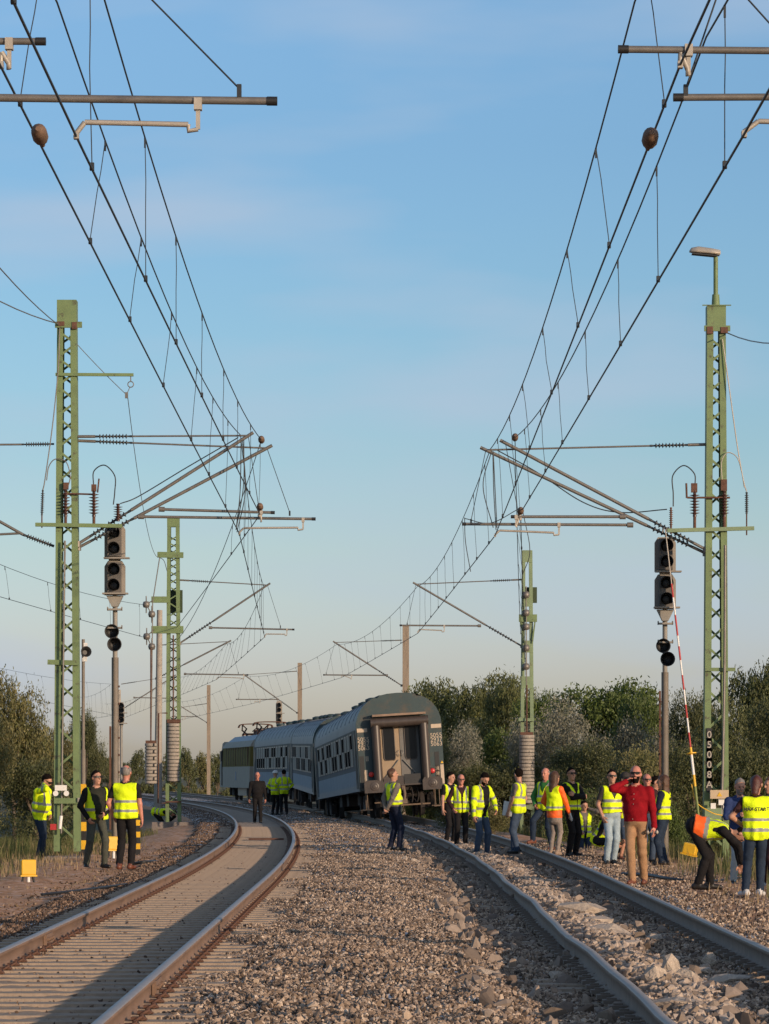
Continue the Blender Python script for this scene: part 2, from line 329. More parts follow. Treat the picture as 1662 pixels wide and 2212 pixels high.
# earth strip left of the tracks: a sparse scatter of stones
dm, S_, Z_ = grid('e', np.arange(-9, -4.3, .5), np.arange(28, 90, 1.0), lambda s, Z: hz(s, Z), mg)
at = dm.attributes.new('dens', 'FLOAT', 'POINT'); at.data.foreach_set('value', (np.clip((S_+7.0)/2.5, .08, 1)*22).astype(np.float32))
e_src = bpy.data.objects.new('earth_source', dm)
tag(scatter('earth_gravel', e_src, lib_d, .02, .06, 3, .0), 'dark brown stones scattered on the bare earth left of the tracks', 'gravel', kind='stuff')
dm, S_, Z_ = grid('e2', np.arange(3.9, 9, .5), np.arange(24, 90, 1.0), lambda s, Z: hz(s, Z), mg)
at = dm.attributes.new('dens', 'FLOAT', 'POINT'); at.data.foreach_set('value', (np.clip((7.5-S_)/3, .1, 1)*100).astype(np.float32))
e_src2 = bpy.data.objects.new('earth_source', dm)
tag(scatter('earth_gravel', e_src2, lib_a, .02, .07, 4, .0), 'tan stones scattered on the bare earth right of the tracks', 'gravel', kind='stuff')

# the nearest stones, one by one
smesh = [stone_mesh('ballast_stone', 60+i, ms_a, 13, (1, .8, .62)) for i in range(8)]
for i in range(290):
    Z = 21.5+9*rnd.random()**1.3; s = rnd.uniform(-1.35, 4.4)
    if abs(s-1.7) < .12 or abs(s-3.23) < .12: continue
    if abs(s) > Z*.11: continue
    k = rnd.uniform(.045, .08)*(1.35 if rnd.random() < .12 else 1)
    o = obj('ballast_stone', rnd.choice(smesh), bed, (s, Z, float(hz(s, Z))+k*.3+.012), [rnd.uniform(0, 6.28) for _ in range(3)], (k, k, k))

# ------------------------------------------------------------------ the two tracks
m_rail_s = M('rail_side_rust', (.20, .125, .085), .8, .0, .25, 5, stretch=(1, .15, 1), col2=(.11, .065, .045), c2s=6)
m_rail_t = M('rail_head_steel', (.40, .34, .30), .5, .6, .1, 3)
m_rail_g = M('rail_side_grey', (.21, .165, .13), .85, .0, .2, 5)
m_rail_gt = M('rail_head_dusty', (.33, .28, .24), .55, .3, .1, 3)
RP = [(-.065, 0), (-.065, .012), (-.02, .028), (-.009, .04), (-.009, .128), (-.036, .138), (-.036, .166), (-.028, .1745), (.028, .1745), (.036, .166), (.036, .138), (.009, .128), (.009, .04), (.02, .028), (.065, .012), (.065, 0)]
def rail(parent, s, mats, name='rail', wob=None):
    Zs = np.concatenate([np.arange(10, 50, 1.5), np.arange(50, 200, 2.), np.arange(200, 420, 4.)]); V = []; n = len(RP)
    for Z in Zs:
        th = (off(Z+.5)-off(Z-.5)); w = wob(Z) if wob else (0, 0)
        for x, z in RP: V.append((s+w[0]-off(Z)+x, Z+x*th, .0255+z+w[1]))
    F_ = []; mi = []
    for i in range(len(Zs)-1):
        for j in range(n): F_.append((i*n+j, i*n+(j+1) % n, (i+1)*n+(j+1) % n, (i+1)*n+j)); mi.append(1 if 6 <= j <= 8 else 0)
    return obj(name, np_mesh('rail', V, F_, mats, mi, smooth=False), parent)
def clip_mesh(mat, small=False):
    b = MB()
    if small: b.box((0, 0, .004), (.13, .15, .03)); b.box((.0, 0, .022), (.07, .05, .02)); return b.mesh('rail_clip', mat)
    b.box((0, 0, .012), (.17, .15, .024)); b.tube([(.02, 0, .02), (.02, 0, .075)], .016, 6); b.box((.0, 0, .05), (.09, .10, .018)); b.tube([(-.03, -.05, .03), (.03, -.055, .065), (.05, 0, .04), (.03, .055, .065), (-.03, .05, .03)], .012, 4)
    return b.mesh('rail_clip', mat)
def sleeper_mesh(mat):
    b = MB(); b.prism([(-.14, -.08), (-.115, .0), (.115, .0), (.14, -.08)], -1.25, 1.25, ax='x'); return b.mesh('sleeper', mat)
m_slp = M('grit_covered_concrete', (.34, .26, .19), .95, 0, .2, 9, .006, 60)
cl_r = clip_mesh(m_rust); cl_g = clip_mesh(m_rail_g, True); slm = sleeper_mesh(m_slp)
def track(label, c, mats, cl, side, wob=None, sl_z=.064, nsl=150):
    t = empty('railway_track', (c, 14, 0), label, 'railway track')
    def put(n, me, X, Z, z, ry=0): o = obj(n, me, t, (X-c, Z-14, z), (0, 0, ry)); return o
    for k, sgn in enumerate((-1, 1)):
        r = rail(t, c+sgn*.753, mats, wob=wob if sgn < 0 else None); r.location = (-c, -14, 0)
    extra = MB()
    for i in range(nsl):
        Z = 20.4+.6*i+.3; th = off(Z+.5)-off(Z-.5)
        put('sleeper', slm, c-off(Z), Z, sl_z, th)
        for sgn in (-1, 1):
            w = wob(Z)[0] if (wob and sgn < 0) else 0
            put('rail_clip', cl, c+sgn*.753-off(Z)+side*.095+w, Z, .03, (0 if side > 0 else pi)+th)
            extra.box((c+sgn*.753-off(Z)-side*.095+w-c, Z-14, .05), (.12, .14, .04))
    o = extra.build('rail_clip', cl.materials[0], t); o['kind'] = 'stuff'; return t
t1 = track('left railway track with rust brown rails bedded in pale grit, curving left', LC, [m_rail_s, m_rail_t], cl_r, 1)
def wob(Z): return (.02*sin(Z*.33)*max(0, 1-abs(Z-45)/30)+.012*sin(Z*1.1), -.01+.012*sin(Z*.5))
t2 = track('right railway track with dusty grey rails and torn up ballast, under the derailed train', RC, [m_rail_g, m_rail_gt], cl_g, -1, wob, sl_z=-.012)
b = MB(); b.box((0, 0, .09), (.03, .62, .10)); [b.tube([(-.02, y, .09), (.035, y, .09)], .018, 6) for y in (-.24, -.09, .09, .24)]
for c_, Z in ((LC-.753, 33.5), (LC+.753, 26.0)):
    obj('fishplate', b.mesh('fishplate', m_rail_s) if Z > 30 else bpy.data.meshes['fishplate'], t1, (c_+.03-LC, Z-14, .03))
# ------------------------------------------------------------------ overhead line: masts, cantilevers, insulators, wires
def ins_prof(L, r0, r1, n):
    p = [(r0*1.25, 0), (r0*1.25, L*.06)]
    for i in range(n):
        h = L*(.1+.8*i/n); d = L*.8/n; p += [(r0, h), (r1, h+d*.35), (r0*1.05, h+d*.55)]
    return p+[(r0, L*.92), (r0*1.25, L*.94), (r0*1.25, L)]
def insulator(parent, a, b, mat=None, r0=.022, r1=.062, n=9, sec=8):
    a = Vector(a); b = Vector(b); m = MB(); m.lathe(ins_prof((b-a).length, r0, r1, n), a, b-a, sec); return m.build('insulator', mat or m_insg, parent)
def zpos(pts): return pts

def lattice_mast(label, X, Z, zb, zt, wb, wt, cap, npan, mat, group=None, depth=.34, gap_low=1.0):
    t = empty('catenary_mast', (X, Z, zb), label, 'catenary mast', group); H = zt-zb
    hw = lambda z: (wb+(wt-wb)*(z/H))/2
    for sx in (-1, 1):           # each leg a channel: web towards the outside, flanges front and back
        b = MB()
        for k in range(1):
            vs = []
            for z in (0, H):
                w = hw(z); lw = .125
                prof = [(0, -depth/2), (-lw, -depth/2), (-lw, -depth/2+.012), (-.012, -depth/2+.012), (-.012, depth/2-.012), (-lw, depth/2-.012), (-lw, depth/2), (0, depth/2)]
                for (px, py) in prof: vs.append((sx*(w+px), py, z))
            n = 8; b.add(vs, [(i, (i+1) % n, n+(i+1) % n, n+i) for i in range(n)]+[list(range(n)), list(range(n, 2*n))])
        b.build('leg', mat, t)
    m1 = MB(); m1.box((0, 0, 0), (1, 1, 1)); unit = m1.mesh('brace', mat)
    z0 = .15; zt_ = H-(.62 if cap else .25); zz = [z0]
    k0 = 1.0
    # panels get shorter towards the top
    hs = [1.55-(.75*i/npan) for i in range(npan)]; sc_ = (zt_-z0)/sum(hs)
    for h in hs: zz.append(zz[-1]+h*sc_)
    for face in (-1, 1):
        for i in range(npan):
            a, b_ = zz[i], zz[i+1]; g = (b_-a)*.16; s = 1 if (i+(face > 0)) % 2 else -1
            pa = Vector((-s*(hw(a)-.07), face*(depth/2-.02), a+g)); pb = Vector((s*(hw(b_)-.07), face*(depth/2-.02), b_-g))
            d = pb-pa; L = d.length; d.normalize(); y = Vector((0, 1, 0)); r = y.cross(d)
            o = obj('brace', unit, t); o.matrix_basis = Matrix.Translation((pa+pb)/2) @ Matrix((r, y, d)).transposed().to_4x4() @ Matrix.Diagonal((.045, .012, L, 1))
    if cap:
        b = MB(); w = wt+.01; b.box((0, 0, H-cap/2), (w, depth+.02, cap)); b.build('cap', mat, t)
    return t
def beam(t, a, b, w=.09, d=.10, mat=None, name='crossarm'):
    m = MB(); m.bar(a, b, w, d, up=(0, 1, 0)); return m.build(name, mat or m_green, t)

def cantilever(t, foot, top, tie_from, reg_end, reg_from, steady, mat=None, r=.033, ins=1.0, pole_r=.05, tie=True, name='cantilever', steady_from=None, catch=None):
    """all points local to the mast: foot = hinge on the mast, top = tip of the slanting tube, tie_from = hinge of the tie rod,
    reg_from..reg_end = the level registration tube, steady = the clamp on the contact wire"""
    mat = mat or m_steel; foot, top, reg_end, reg_from, steady = map(Vector, (foot, top, reg_end, reg_from, steady))
    d = (top-foot).normalized(); i0 = foot+d*.28; i1 = i0+d*ins
    c = MB(); c.tube([i1, top+d*.12], r, 8); c.tube([foot, i0], .03, 6); c.lathe([(.06, -.06), (.06, .06)], foot, (0, 0, 1), 8)
    cant = c.build(name, mat, t)
    insulator(cant, i0, i1)
    m = MB(); m.tube([reg_from, reg_end], r*.85, 8); m.lathe([(r*1.5, -.06), (r*1.5, .06)], reg_from, reg_end-reg_from, 8); m.lathe([(r*.98, 0), (r*.98, .08)], reg_end-(reg_end-reg_from).normalized()*.04, reg_end-reg_from, 8, m=1)
    m.build('registration_tube', [mat, m_black], cant)
    sf = Vector(steady_from) if steady_from is not None else reg_end-(reg_end-reg_from).normalized()*.28
    m = MB(); lo = sf+Vector((0, 0, -.2)); m.box(sf+Vector((0, 0, -.01)), (.06, .085, .09)); m.bar(sf, lo, .032, .03)
    el = steady+(lo-steady)*.07+Vector((0, 0, .1)); a2 = lo+(steady-lo)*.08+Vector((0, 0, .04))
    m.tube([lo, a2+Vector((0, 0, -.05)), a2], .018, 6); m.tube([a2, el], .021, 6); m.tube([el, steady+Vector((0, 0, .02))], .02, 6); m.box(steady, (.04, .07, .05))
    m.build('steady_arm', m_alu if mat is m_steel else mat, cant)
    if tie:
        tf = Vector(tie_from); dd = (top-tf).normalized(); j0 = tf+dd*.35; j1 = j0+dd*min(ins, .75)
        m = MB(); m.tube([j1, top], .018, 6); m.build('tie_rod', mat, cant); m = MB(); m.tube([tf, j0], .03, 6); m.build('tie_hinge', mat, cant); insulator(cant, j0, j1, r0=.018, r1=.055)
    m = MB(); a = top-d*.35; bpt = reg_end-(reg_end-reg_from).normalized()*.55 if catch is None else Vector(catch)
    m.tube([top, bpt+Vector((0, 0, .05))], .006, 4, mat=None) if False else m.tube([top, bpt+Vector((0, 0, .05))], .007, 4)
    m.box(bpt+Vector((0, 0, .03)), (.035, .05, .1)); m.build('hanger_wire', m_wire, cant)
    return cant

def loc(t, w): return Vector(w)-t.location
# ---- foreground pair (their posts stand just outside the picture, their tubes reach into it)
ZN = 27.0
def plain_pole(label, X, Z, zb, zt, r0, r1, mat, group=None, name='catenary_mast'):
    t = empty(name, (X, Z, zb), label, 'catenary mast', group); b = MB(); b.tube([(0, 0, 0), (0, 0, zt-zb)], [r0, r1], 14); b.build('pole', mat, t); return t
tl = plain_pole('near left catenary mast whose grey tubes reach in at the top left', -6.7, ZN, -.05, 9.6, .16, .12, m_conc)
a = P(588, 218, ZN); sA = P(165, 293, ZN)
for (zt_, xe) in ((a, a),):
    cantilever(tl, (.15, 0, 4.3), loc(tl, (-2.5, ZN, 8.3)), (.1, 0, 8.2), loc(tl, a), loc(tl, P(-900, 200, ZN)), loc(tl, sA), steady_from=loc(tl, P(428, 222, ZN)), r=.036, catch=loc(tl, P(517, 205, ZN)))
a2 = P(88, 89, ZN+.6); cantilever(tl, (.15, .6, 4.7), loc(tl, (-3.1, ZN+.6, 8.4)), (.1, .6, 8.35), loc(tl, a2), loc(tl, P(-1000, 85, ZN+.6)), loc(tl, P(2, 140, ZN+.6)), steady_from=loc(tl, P(20, 92, ZN+.6)), r=.033, catch=loc(tl, P(-100, 88, ZN+.6)))
tr = plain_pole('near right catenary mast whose grey tubes reach in at the top right', 6.9, ZN, -.05, 9.6, .16, .12, m_conc)
cantilever(tr, (-.15, 0, 4.7), loc(tr, (2.1, ZN, 8.3)), (-.1, 0, 8.2), loc(tr, P(1347, 106, ZN)), loc(tr, P(2600, 118, ZN)), loc(tr, P(1470, 140, ZN)), steady_from=loc(tr, P(1488, 106, ZN)), r=.033, catch=loc(tr, P(1700, 105, ZN)))
cantilever(tr, (-.15, .6, 4.3), loc(tr, (2.75, ZN+.6, 8.2)), (-.1, .6, 8.1), loc(tr, P(1466, 210, ZN+.6)), loc(tr, P(2600, 205, ZN+.6)), loc(tr, P(1608, 290, ZN+.6)), steady_from=loc(tr, P(2050, 225, ZN+.6)), r=.033, catch=loc(tr, P(1482, 205, ZN+.6)))

# ---- second pair: tall green lattice masts
ZL, ZR = 72.0, 70.0
L1 = lattice_mast('tall green lattice mast beside the man in sunglasses, left of the tracks', -6.43, ZL, .12, 11.28, .53, .385, .5, 27, m_green)
R1 = lattice_mast('tall green lattice mast with a street lamp on top, right of the tracks', 6.53, ZR, 0.0, 10.9, .50, .36, .42, 27, m_green)
R3c = Matrix
def foundation(X, Z, z1, w=.9, h=.9, name='mast_foundation', label='', parent=None):
    b = MB(); b.box((0, 0, -h/2), (w, w, h), taper=.94); return b.build('footing', m_conc_d, parent, (0, 0, z1))
foundation(0, 0, -.10, parent=L1); foundation(0, 0, .04, parent=R1)
def mast_top(t, X, Z, sgn, zc):
    """the level beam with its post insulators, the jumper loops and the rest of the second pair's equipment; sgn = towards the track"""
    return lambda y: CAM_H-(y-1675)/FPX*Z-t.location.z
# left mast equipment
zl = mast_top(L1, 0, ZL, 1, 0); px = lambda x: (x-831)/FPX*ZL-L1.location.x
beam(L1, (px(79), -.24, zl(1135)), (px(266), -.24, zl(1138)), .075, .08)
beam(L1, (px(122), -.2, zl(811)), (px(290), -.2, zl(812)), .06, .06)
beam(L1, (px(121), -.2, zl(704)), (px(179), -.2, zl(704)), .12, .05)
beam(L1, (px(105), -.2, zl(1431)), (px(172), -.2, zl(1433)), .10, .07)
for x0, y0, y1, mt, r1, n in ((93, 1060, 1115, m_insg, .045, 10), (144, 1060, 1118, m_ins, .10, 7), (205, 1060, 1118, m_ins, .11, 7), (257, 1090, 1128, m_ins, .10, 6)):
    insulator(L1, (px(x0), -.24, zl(y1)), (px(x0+(2 if x0 == 93 else 0)), -.24, zl(y0)), mt, .03 if r1 > .05 else .016, r1, n, 10)
m = MB()
m.tube([(px(205), -.24, zl(1135)), (px(205), -.24, zl(1118))], .03, 6); m.tube([(px(144), -.24, zl(1135)), (px(144), -.24, zl(1118))], .03, 6); m.tube([(px(93), -.24, zl(1142)), (px(93), -.24, zl(1113))], .014, 6)
m.tube([(px(140), -.24, zl(1068)), (px(208), -.24, zl(1070))], .018, 6); m.box((px(205), -.24, zl(1056)), (.10, .07, .14)); m.box((px(145), -.24, zl(1052)), (.10, .07, .14)); m.tube([(px(213), -.24, zl(1066)), (px(216), -.24, zl(1036))], .016, 6)
m.build('switch_gear', m_rust, L1)
def arc(pts, n=10):
    """smooth curve through points (Catmull-Rom)"""
    pts = [Vector(p) for p in pts]; q = [pts[0]*2-pts[1]]+pts+[pts[-1]*2-pts[-2]]; out = []
    for i in range(1, len(q)-2):
        for k in range(n):
            t_ = k/n; a_, b_, c_, d_ = q[i-1:i+3]
            out.append(.5*((2*b_)+(c_-a_)*t_+(2*a_-5*b_+4*c_-d_)*t_**2+(3*b_-a_-3*c_+d_)*t_**3))
    return out+[pts[-1]]
def jumper(t, pl, r=.011, mat=None, name='jumper_cable'):
    m_ = MB(); m_.tube(arc(pl), r, 5); return m_.build(name, mat or m_wire, t)
jumper(L1, [(px(204), -.24, zl(1050)), (px(205), -.24, zl(1020)), (px(228), -.24, zl(1007)), (px(250), -.24, zl(1030)), (px(250), -.24, zl(1065)), (px(247), -.24, zl(1092))], .013)
jumper(L1, [(px(103), -.24, zl(1040)), (px(108), -.24, zl(1010)), (px(122), -.24, zl(994)), (px(145), -.24, zl(1000)), (px(154), -.24, zl(1030)), (px(150), -.24, zl(1052))], .011, m_steel)
jumper(L1, [(px(131), -.2, zl(710)), (px(128), -.24, zl(800)), (px(116), -.24, zl(920)), (px(100), -.24, zl(1035)), (px(95), -.24, zl(1060))], .012, m_steel)
jumper(L1, [(px(262), -.24, zl(1090)), (px(300), 0, zl(1072)), (px(400), 0, zl(1012)), (px(515), 0, zl(945))], .012)
jumper(L1, [(px(143), -.3, zl(1170)), (px(140), -.3, zl(1400)), (px(137), -.3, zl(1650)), (px(135), -.3, zl(1800))], .022, m_steel, 'earthing_rod')
# ring, hanger and clamp under the upper arm
m = MB(); m.tube([(px(284), -.2, zl(812)), (px(284), -.2, zl(826))], .012, 5); m.tube([(px(284)+.058*sin(k*pi/6), -.2, zl(832.5)+.058*cos(k*pi/6)) for k in range(13)], .011, 5, cap=False); m.tube([(px(282), -.2, zl(839)), (px(277), -.2, zl(850))], .008, 5); m.box((px(275), -.2, zl(856)), (.06, .05, .12)); m.build('hanger_ring', m_steel, L1)
# wedge clamps in the head
m = MB(); m.box((px(134), -.2, zl(702)), (.14, .08, .09)); m.box((px(163), -.2, zl(706)), (.10, .08, .14)); m.build('wire_clamp', m_rust, L1)
# signs and switch handle low on the mast
m = MB(); m.box((px(135), -.36, zl(1702)), (.24, .02, .11)); m.build('white_plate', m_white, L1)
for x in (124, 147):
    m = MB(); m.lathe([(.055, 0), (.055, .02)], (px(x), -.36, zl(1714)), (0, -1, 0), 14); m.build('round_plate', m_white, L1)
beam(L1, (px(120), -.3, zl(1730)), (px(172), -.3, zl(1730)), .11, .06, name='operating_bracket')
m = MB(); m.tube([(px(133), -.38, zl(1790)), (px(136), -.38, zl(1762))], .035, 8); m.build('handle_sleeve', m_white, L1)
m = MB(); m.box((px(119), -.38, zl(1786)), (.12, .06, .12)); m.build('padlock', m_red, L1)
m = MB(); m.bar((px(171), -.35, zl(1728)), (px(187), -.35, zl(1728)), .09, .05); m.build('bracket', m_grey, L1)
# horizontal strain insulators and ties at y ~ 950
cantilever(L1, (.22, 0, zl(1183)), (px(577), 0, zl(968)), (.22, 0, zl(952)), (px(678), 0, zl(1121)), (px(305), 0, zl(1116)), (px(517), 0, zl(1152)), steady_from=(px(655), 0, zl(1122)), r=.034, catch=(px(626), 0, zl(1112)))
cantilever(L1, (.22, -.1, zl(1176)), (px(537), -.1, zl(942)), (.22, -.1, zl(944)), (px(590), -.1, zl(1108)), (px(350), -.1, zl(1101)), (px(562), -.1, zl(1114)), steady_from=(px(565), -.1, zl(1107)), r=.034, catch=(px(560), -.1, zl(1106)))
insulator(L1, (-.27, 0, zl(959)), (px(47), 0, zl(960)), n=11, r0=.016, r1=.055); insulator(L1, (-.27, 0, zl(1180)), (px(50), 0, zl(1155)), n=10, r0=.022, r1=.06)
m = MB(); m.tube([(px(47), 0, zl(960)), (px(-400), 0, zl(963))], .02, 6); m.tube([(px(50), 0, zl(1155)), (px(-30), 0, zl(1110)), (px(-300), 0, zl(960))], .03, 6); m.tube([(px(43), 0, zl(1152)), (px(-300), 0, zl(1170))], .024, 6); m.build('outer_cantilever', m_steel, L1)

# right mast equipment
zr = mast_top(R1, 0, ZR, -1, 0); qx = lambda x: (x-831)/FPX*ZR-R1.location.x
beam(R1, (qx(1440), -.24, zr(1148)), (qx(1627), -.24, zr(1143)), .075, .08, m_green_old)
beam(R1, (qx(1520), -.2, zr(712)), (qx(1576), -.2, zr(712)), .11, .05)
beam(R1, (qx(1522), -.2, zr(1447)), (qx(1587), -.2, zr(1447)), .07, .07)
for x0, y0, y1, mt, r1, n in ((1448, 1098, 1140, m_rust, .045, 8), (1499, 1062, 1118, m_ins, .105, 7), (1563, 1062, 1118, m_ins, .10, 7), (1611, 1065, 1112, m_insg, .045, 9)):
    insulator(R1, (qx(x0), -.24, zr(y1)), (qx(x0), -.24, zr(y0)), mt, .03 if r1 > .05 else .018, r1, n, 10)
m = MB(); m.tube([(qx(1499), -.24, zr(1144)), (qx(1499), -.24, zr(1118))], .03, 6); m.tube([(qx(1563), -.24, zr(1144)), (qx(1563), -.24, zr(1118))], .035, 6); m.tube([(qx(1611), -.24, zr(1158)), (qx(1611), -.24, zr(1110))], .014, 6); m.tube([(qx(1448), -.24, zr(1155)), (qx(1448), -.24, zr(1138))], .02, 6)
m.tube([(qx(1483), -.24, zr(1077)), (qx(1575), -.24, zr(1077))], .02, 6); m.box((qx(1498), -.24, zr(1056)), (.12, .07, .18)); m.box((qx(1562), -.24, zr(1050)), (.12, .07, .22)); m.tube([(qx(1482), -.24, zr(1078)), (qx(1481), -.24, zr(1046))], .02, 6); m.build('switch_gear', m_rust, R1)
jumper(R1, [(qx(1500), -.24, zr(1050)), (qx(1498), -.24, zr(1025)), (qx(1475), -.24, zr(1008)), (qx(1452), -.24, zr(1030)), (qx(1453), -.24, zr(1068)), (qx(1453), -.24, zr(1096))], .013)
jumper(R1, [(qx(1559), -.2, zr(735)), (qx(1572), -.24, zr(830)), (qx(1590), -.24, zr(960)), (qx(1604), -.24, zr(1040)), (qx(1611), -.24, zr(1064))], .012, m_alu)
jumper(R1, [(qx(1558), -.24, zr(1040)), (qx(1557), -.24, zr(1000)), (qx(1570), -.24, zr(980)), (qx(1590), -.24, zr(990)), (qx(1600), -.24, zr(1020)), (qx(1606), -.24, zr(1055))], .010, m_alu)
jumper(R1, [(qx(1440), -.2, zr(1102)), (qx(1340), 0, zr(1107)), (qx(1260), 0, zr(1085)), (qx(1160), 0, zr(1020)), (qx(1070), 0, zr(970))], .012)
jumper(R1, [(qx(1564), -.3, zr(1180)), (qx(1563), -.3, zr(1400)), (qx(1560), -.3, zr(1600)), (qx(1556), -.3, zr(1760))], .03, m_steel, 'earthing_rod')
cantilever(R1, (-.2, 0, zr(1195)), (qx(1050), 0, zr(972)), (-.2, 0, zr(960)), (qx(1003), 0, zr(1132)), (qx(1362), 0, zr(1134)), (qx(1070), 0, zr(1157)), steady_from=(qx(1208), 0, zr(1133)), r=.034, catch=(qx(1018), 0, zr(1130)))
cantilever(R1, (-.2, -.1, zr(1188)), (qx(1092), -.1, zr(958)), (-.2, -.1, zr(954)), (qx(1108), -.1, zr(1117)), (qx(1345), -.1, zr(1117)), (qx(1125), -.1, zr(1122)), steady_from=(qx(1115), -.1, zr(1117)), r=.034, catch=(qx(1120), -.1, zr(1116)), tie=False)
m = MB(); m.box((qx(1532), -.2, zr(716)), (.12, .08, .14)); m.box((qx(1563), -.2, zr(716)), (.14, .08, .12)); m.build('wire_clamp', m_rust, R1)
m = MB(); m.tube([(0, 0, zr(662)), (0, 0, zr(555))], .045, 10); m.tube([(0, 0, zr(664)), (0, 0, zr(636))], [.085, .07], 8); m.build('lamp_post', m_green, R1)
m = MB(); m.bar((qx(1516), -.2, zr(662)), (qx(1578), -.2, zr(662)), .02, .03); m.build('head_rail', m_green, R1)
# the lamp head: long flat shell with a glass underneath
def lamp_head():
    b = MB(); sec = []
    st = [(0.0, .10, .20), (-.18, .12, .16), (-.42, .13, .14), (-.56, .09, .11), (-.60, .03, .05)]
    vs = []; n = 10
    for x, h, w in st:
        for j in range(n):
            a_ = pi*j/(n-1); vs.append((x+.05, cos(a_)*w*.9, .02+sin(a_)*h-x*.10))
    fs = [(i*n+j, i*n+j+1, (i+1)*n+j+1, (i+1)*n+j) for i in range(len(st)-1) for j in range(n-1)]
    fs += [(i*n+n-1, i*n, (i+1)*n, (i+1)*n+n-1) for i in range(len(st)-1)]+[list(range(n)), [(len(st)-1)*n+j for j in range(n)]]
    return b.add(vs, fs, 0, True)
lh = lamp_head().build('lamp_head', m_alu, R1, (.03, 0, zr(553))); 
b = MB(); b.box((-.25, 0, .02), (.5, .22, .025), rot=Matrix.Rotation(R(5.5), 3, 'Y')); b.build('lamp_glass', m_black, lh)
# number plates 0 5 0 0 8 A
m_plate = m_black
for i, ch in enumerate('05008A'):
    y = 1588+i*21.5; z_ = zr(y); x_ = qx(1531)
    b = MB(); b.box((x_, -.19-.0, z_), (.105, .012, .27)); pl = b.build('number_plate', m_plate, R1)
    cu = bpy.data.curves.new('digit', 'FONT'); cu.body = ch; cu.size = .19; cu.align_x = 'CENTER'; cu.align_y = 'CENTER'; cu.extrude = .002; cu.offset = .001; cu.materials.append(m_alu)
    o = text_obj('digit', cu, pl); o.location = (x_, -.2, z_); o.rotation_euler = (R(90), 0, 0)
b = MB(); b.box((qx(1551), -.32, zr(1716)), (.72*.5, .14, .17)); bx = b.build('switch_box', M('tan_paint', (.52, .40, .26), .5, 0, .08), R1)
b = MB(); b.prism([(-.05, -.04), (.05, -.04), (0, .045)], -.40, -.394, m=0); b.build('warning_mark', m_yel, bx, (qx(1551), 0, zr(1716)))
for x, y, w in ((1556, 1733, .12), (1538, 1741, .10), (1565, 1742, .10)):
    b = MB(); b.box((qx(x), -.34, zr(y)), (w, .02, .11)); b.build('white_plate', m_white, R1)
beam(R1, (qx(1520), -.3, zr(1762)), (qx(1556), -.3, zr(1762)), .3, .08, m_green_old, name='operating_bracket')
# long red and white earthing pole leaning on the cantilever (hooked on: a thing of its own)
m_erd = [m_alu, m_red, m_white, m_yel, M('green_pole_end', (.16, .20, .05), .5)]
ep = empty('earthing_pole', (0, 0, 0), 'long red and white striped earthing pole leaning beside the right lattice mast', 'earthing pole')
pa = P(1438, 1145, 69.3); pb = P(1514, 1800, 68.6)
def seg(y0, y1, mi, r=.021):
    t0, t1 = [(y-1145)/(1800-1145) for y in (y0, y1)]
    b = MB(); b.tube([pa.lerp(pb, t0), pa.lerp(pb, t1)], r, 8); return b.build('pole_section', m_erd[mi], ep)
for y0, y1, mi in ((1145, 1262, 0), (1262, 1292, 1), (1292, 1330, 2), (1330, 1375, 1), (1375, 1398, 2), (1398, 1428, 1), (1428, 1460, 2), (1460, 1492, 1), (1492, 1524, 2), (1524, 1553, 1), (1553, 1584, 2), (1584, 1616, 1), (1616, 1632, 3), (1632, 1675, 2), (1675, 1700, 3), (1700, 1800, 4)): seg(y0, y1, mi, .011 if y0 < 1262 else .018 if y0 < 1616 else .026)
b = MB(); q_ = pa.lerp(pb, (1629-1145)/655); b.lathe([(.10, -.01), (.10, .01)], q_, pb-pa, 14); b.build('hand_guard', m_yel, ep)
b = MB(); b.tube([pa+Vector((-.06, 0, -.05)), pa+Vector((-.03, 0, .05)), pa+Vector((.04, 0, .05)), pa], .016, 6); b.build('hook', m_steel, ep)
b = MB(); b.tube(arc([q_+Vector((0, -.05, -.6)), q_+Vector((.1, -.05, -.95)), q_+Vector((.4, -.05, -1.15)), q_+Vector((.6, 0, -1.2))]), .012, 5); b.build('earth_cable', m_yel, ep)

# ---- third pair and beyond
X2L, Z2L, X2R, Z2R = -7.43, 125.0, 4.98, 124.0
L2 = lattice_mast('second green lattice mast on the left with round concrete weights hanging in it', X2L, Z2L, .02, 10.72, .55, .42, .32, 30, m_green, depth=.3)
foundation(0, 0, .0, w=1.5, h=1.0, parent=L2)
def vierendeel(label, X, Z, zb, zt, wb, wt, mat):
    t = empty('catenary_mast', (X, Z, zb), label, 'catenary mast'); H = zt-zb; hw = lambda z: (wb+(wt-wb)*(z/H))/2
    for sx in (-1, 1):
        b = MB(); vs = []
        for z in (0, H):
            w = hw(z)
            for (a_, c_) in ((0, -.14), (-.12, -.14), (-.12, .14), (0, .14)): vs.append((sx*(w+a_), c_, z))
        b.add(vs, [(0, 1, 5, 4), (1, 2, 6, 5), (2, 3, 7, 6), (3, 0, 4, 7), (0, 3, 2, 1), (4, 5, 6, 7)]); b.build('leg', mat, t)
    for z in (H-.2, H-1.75, H-3.35, H-4.6, H-6.8, H-8.6):
        b = MB(); b.box((0, -.15, z), (2*hw(z)-.02, .02, .42)); b.build('batten', mat, t)
    return t
R2 = vierendeel('green batten mast on the right with a stack of round concrete weights', X2R, Z2R, -.75, 9.5, .52, .36, m_green_old)
def eqL(t, Z): return (lambda x: (x-831)/FPX*Z-t.location.x), (lambda y: CAM_H-(y-1675)/FPX*Z-t.location.z)
px, zl = eqL(L2, Z2L)
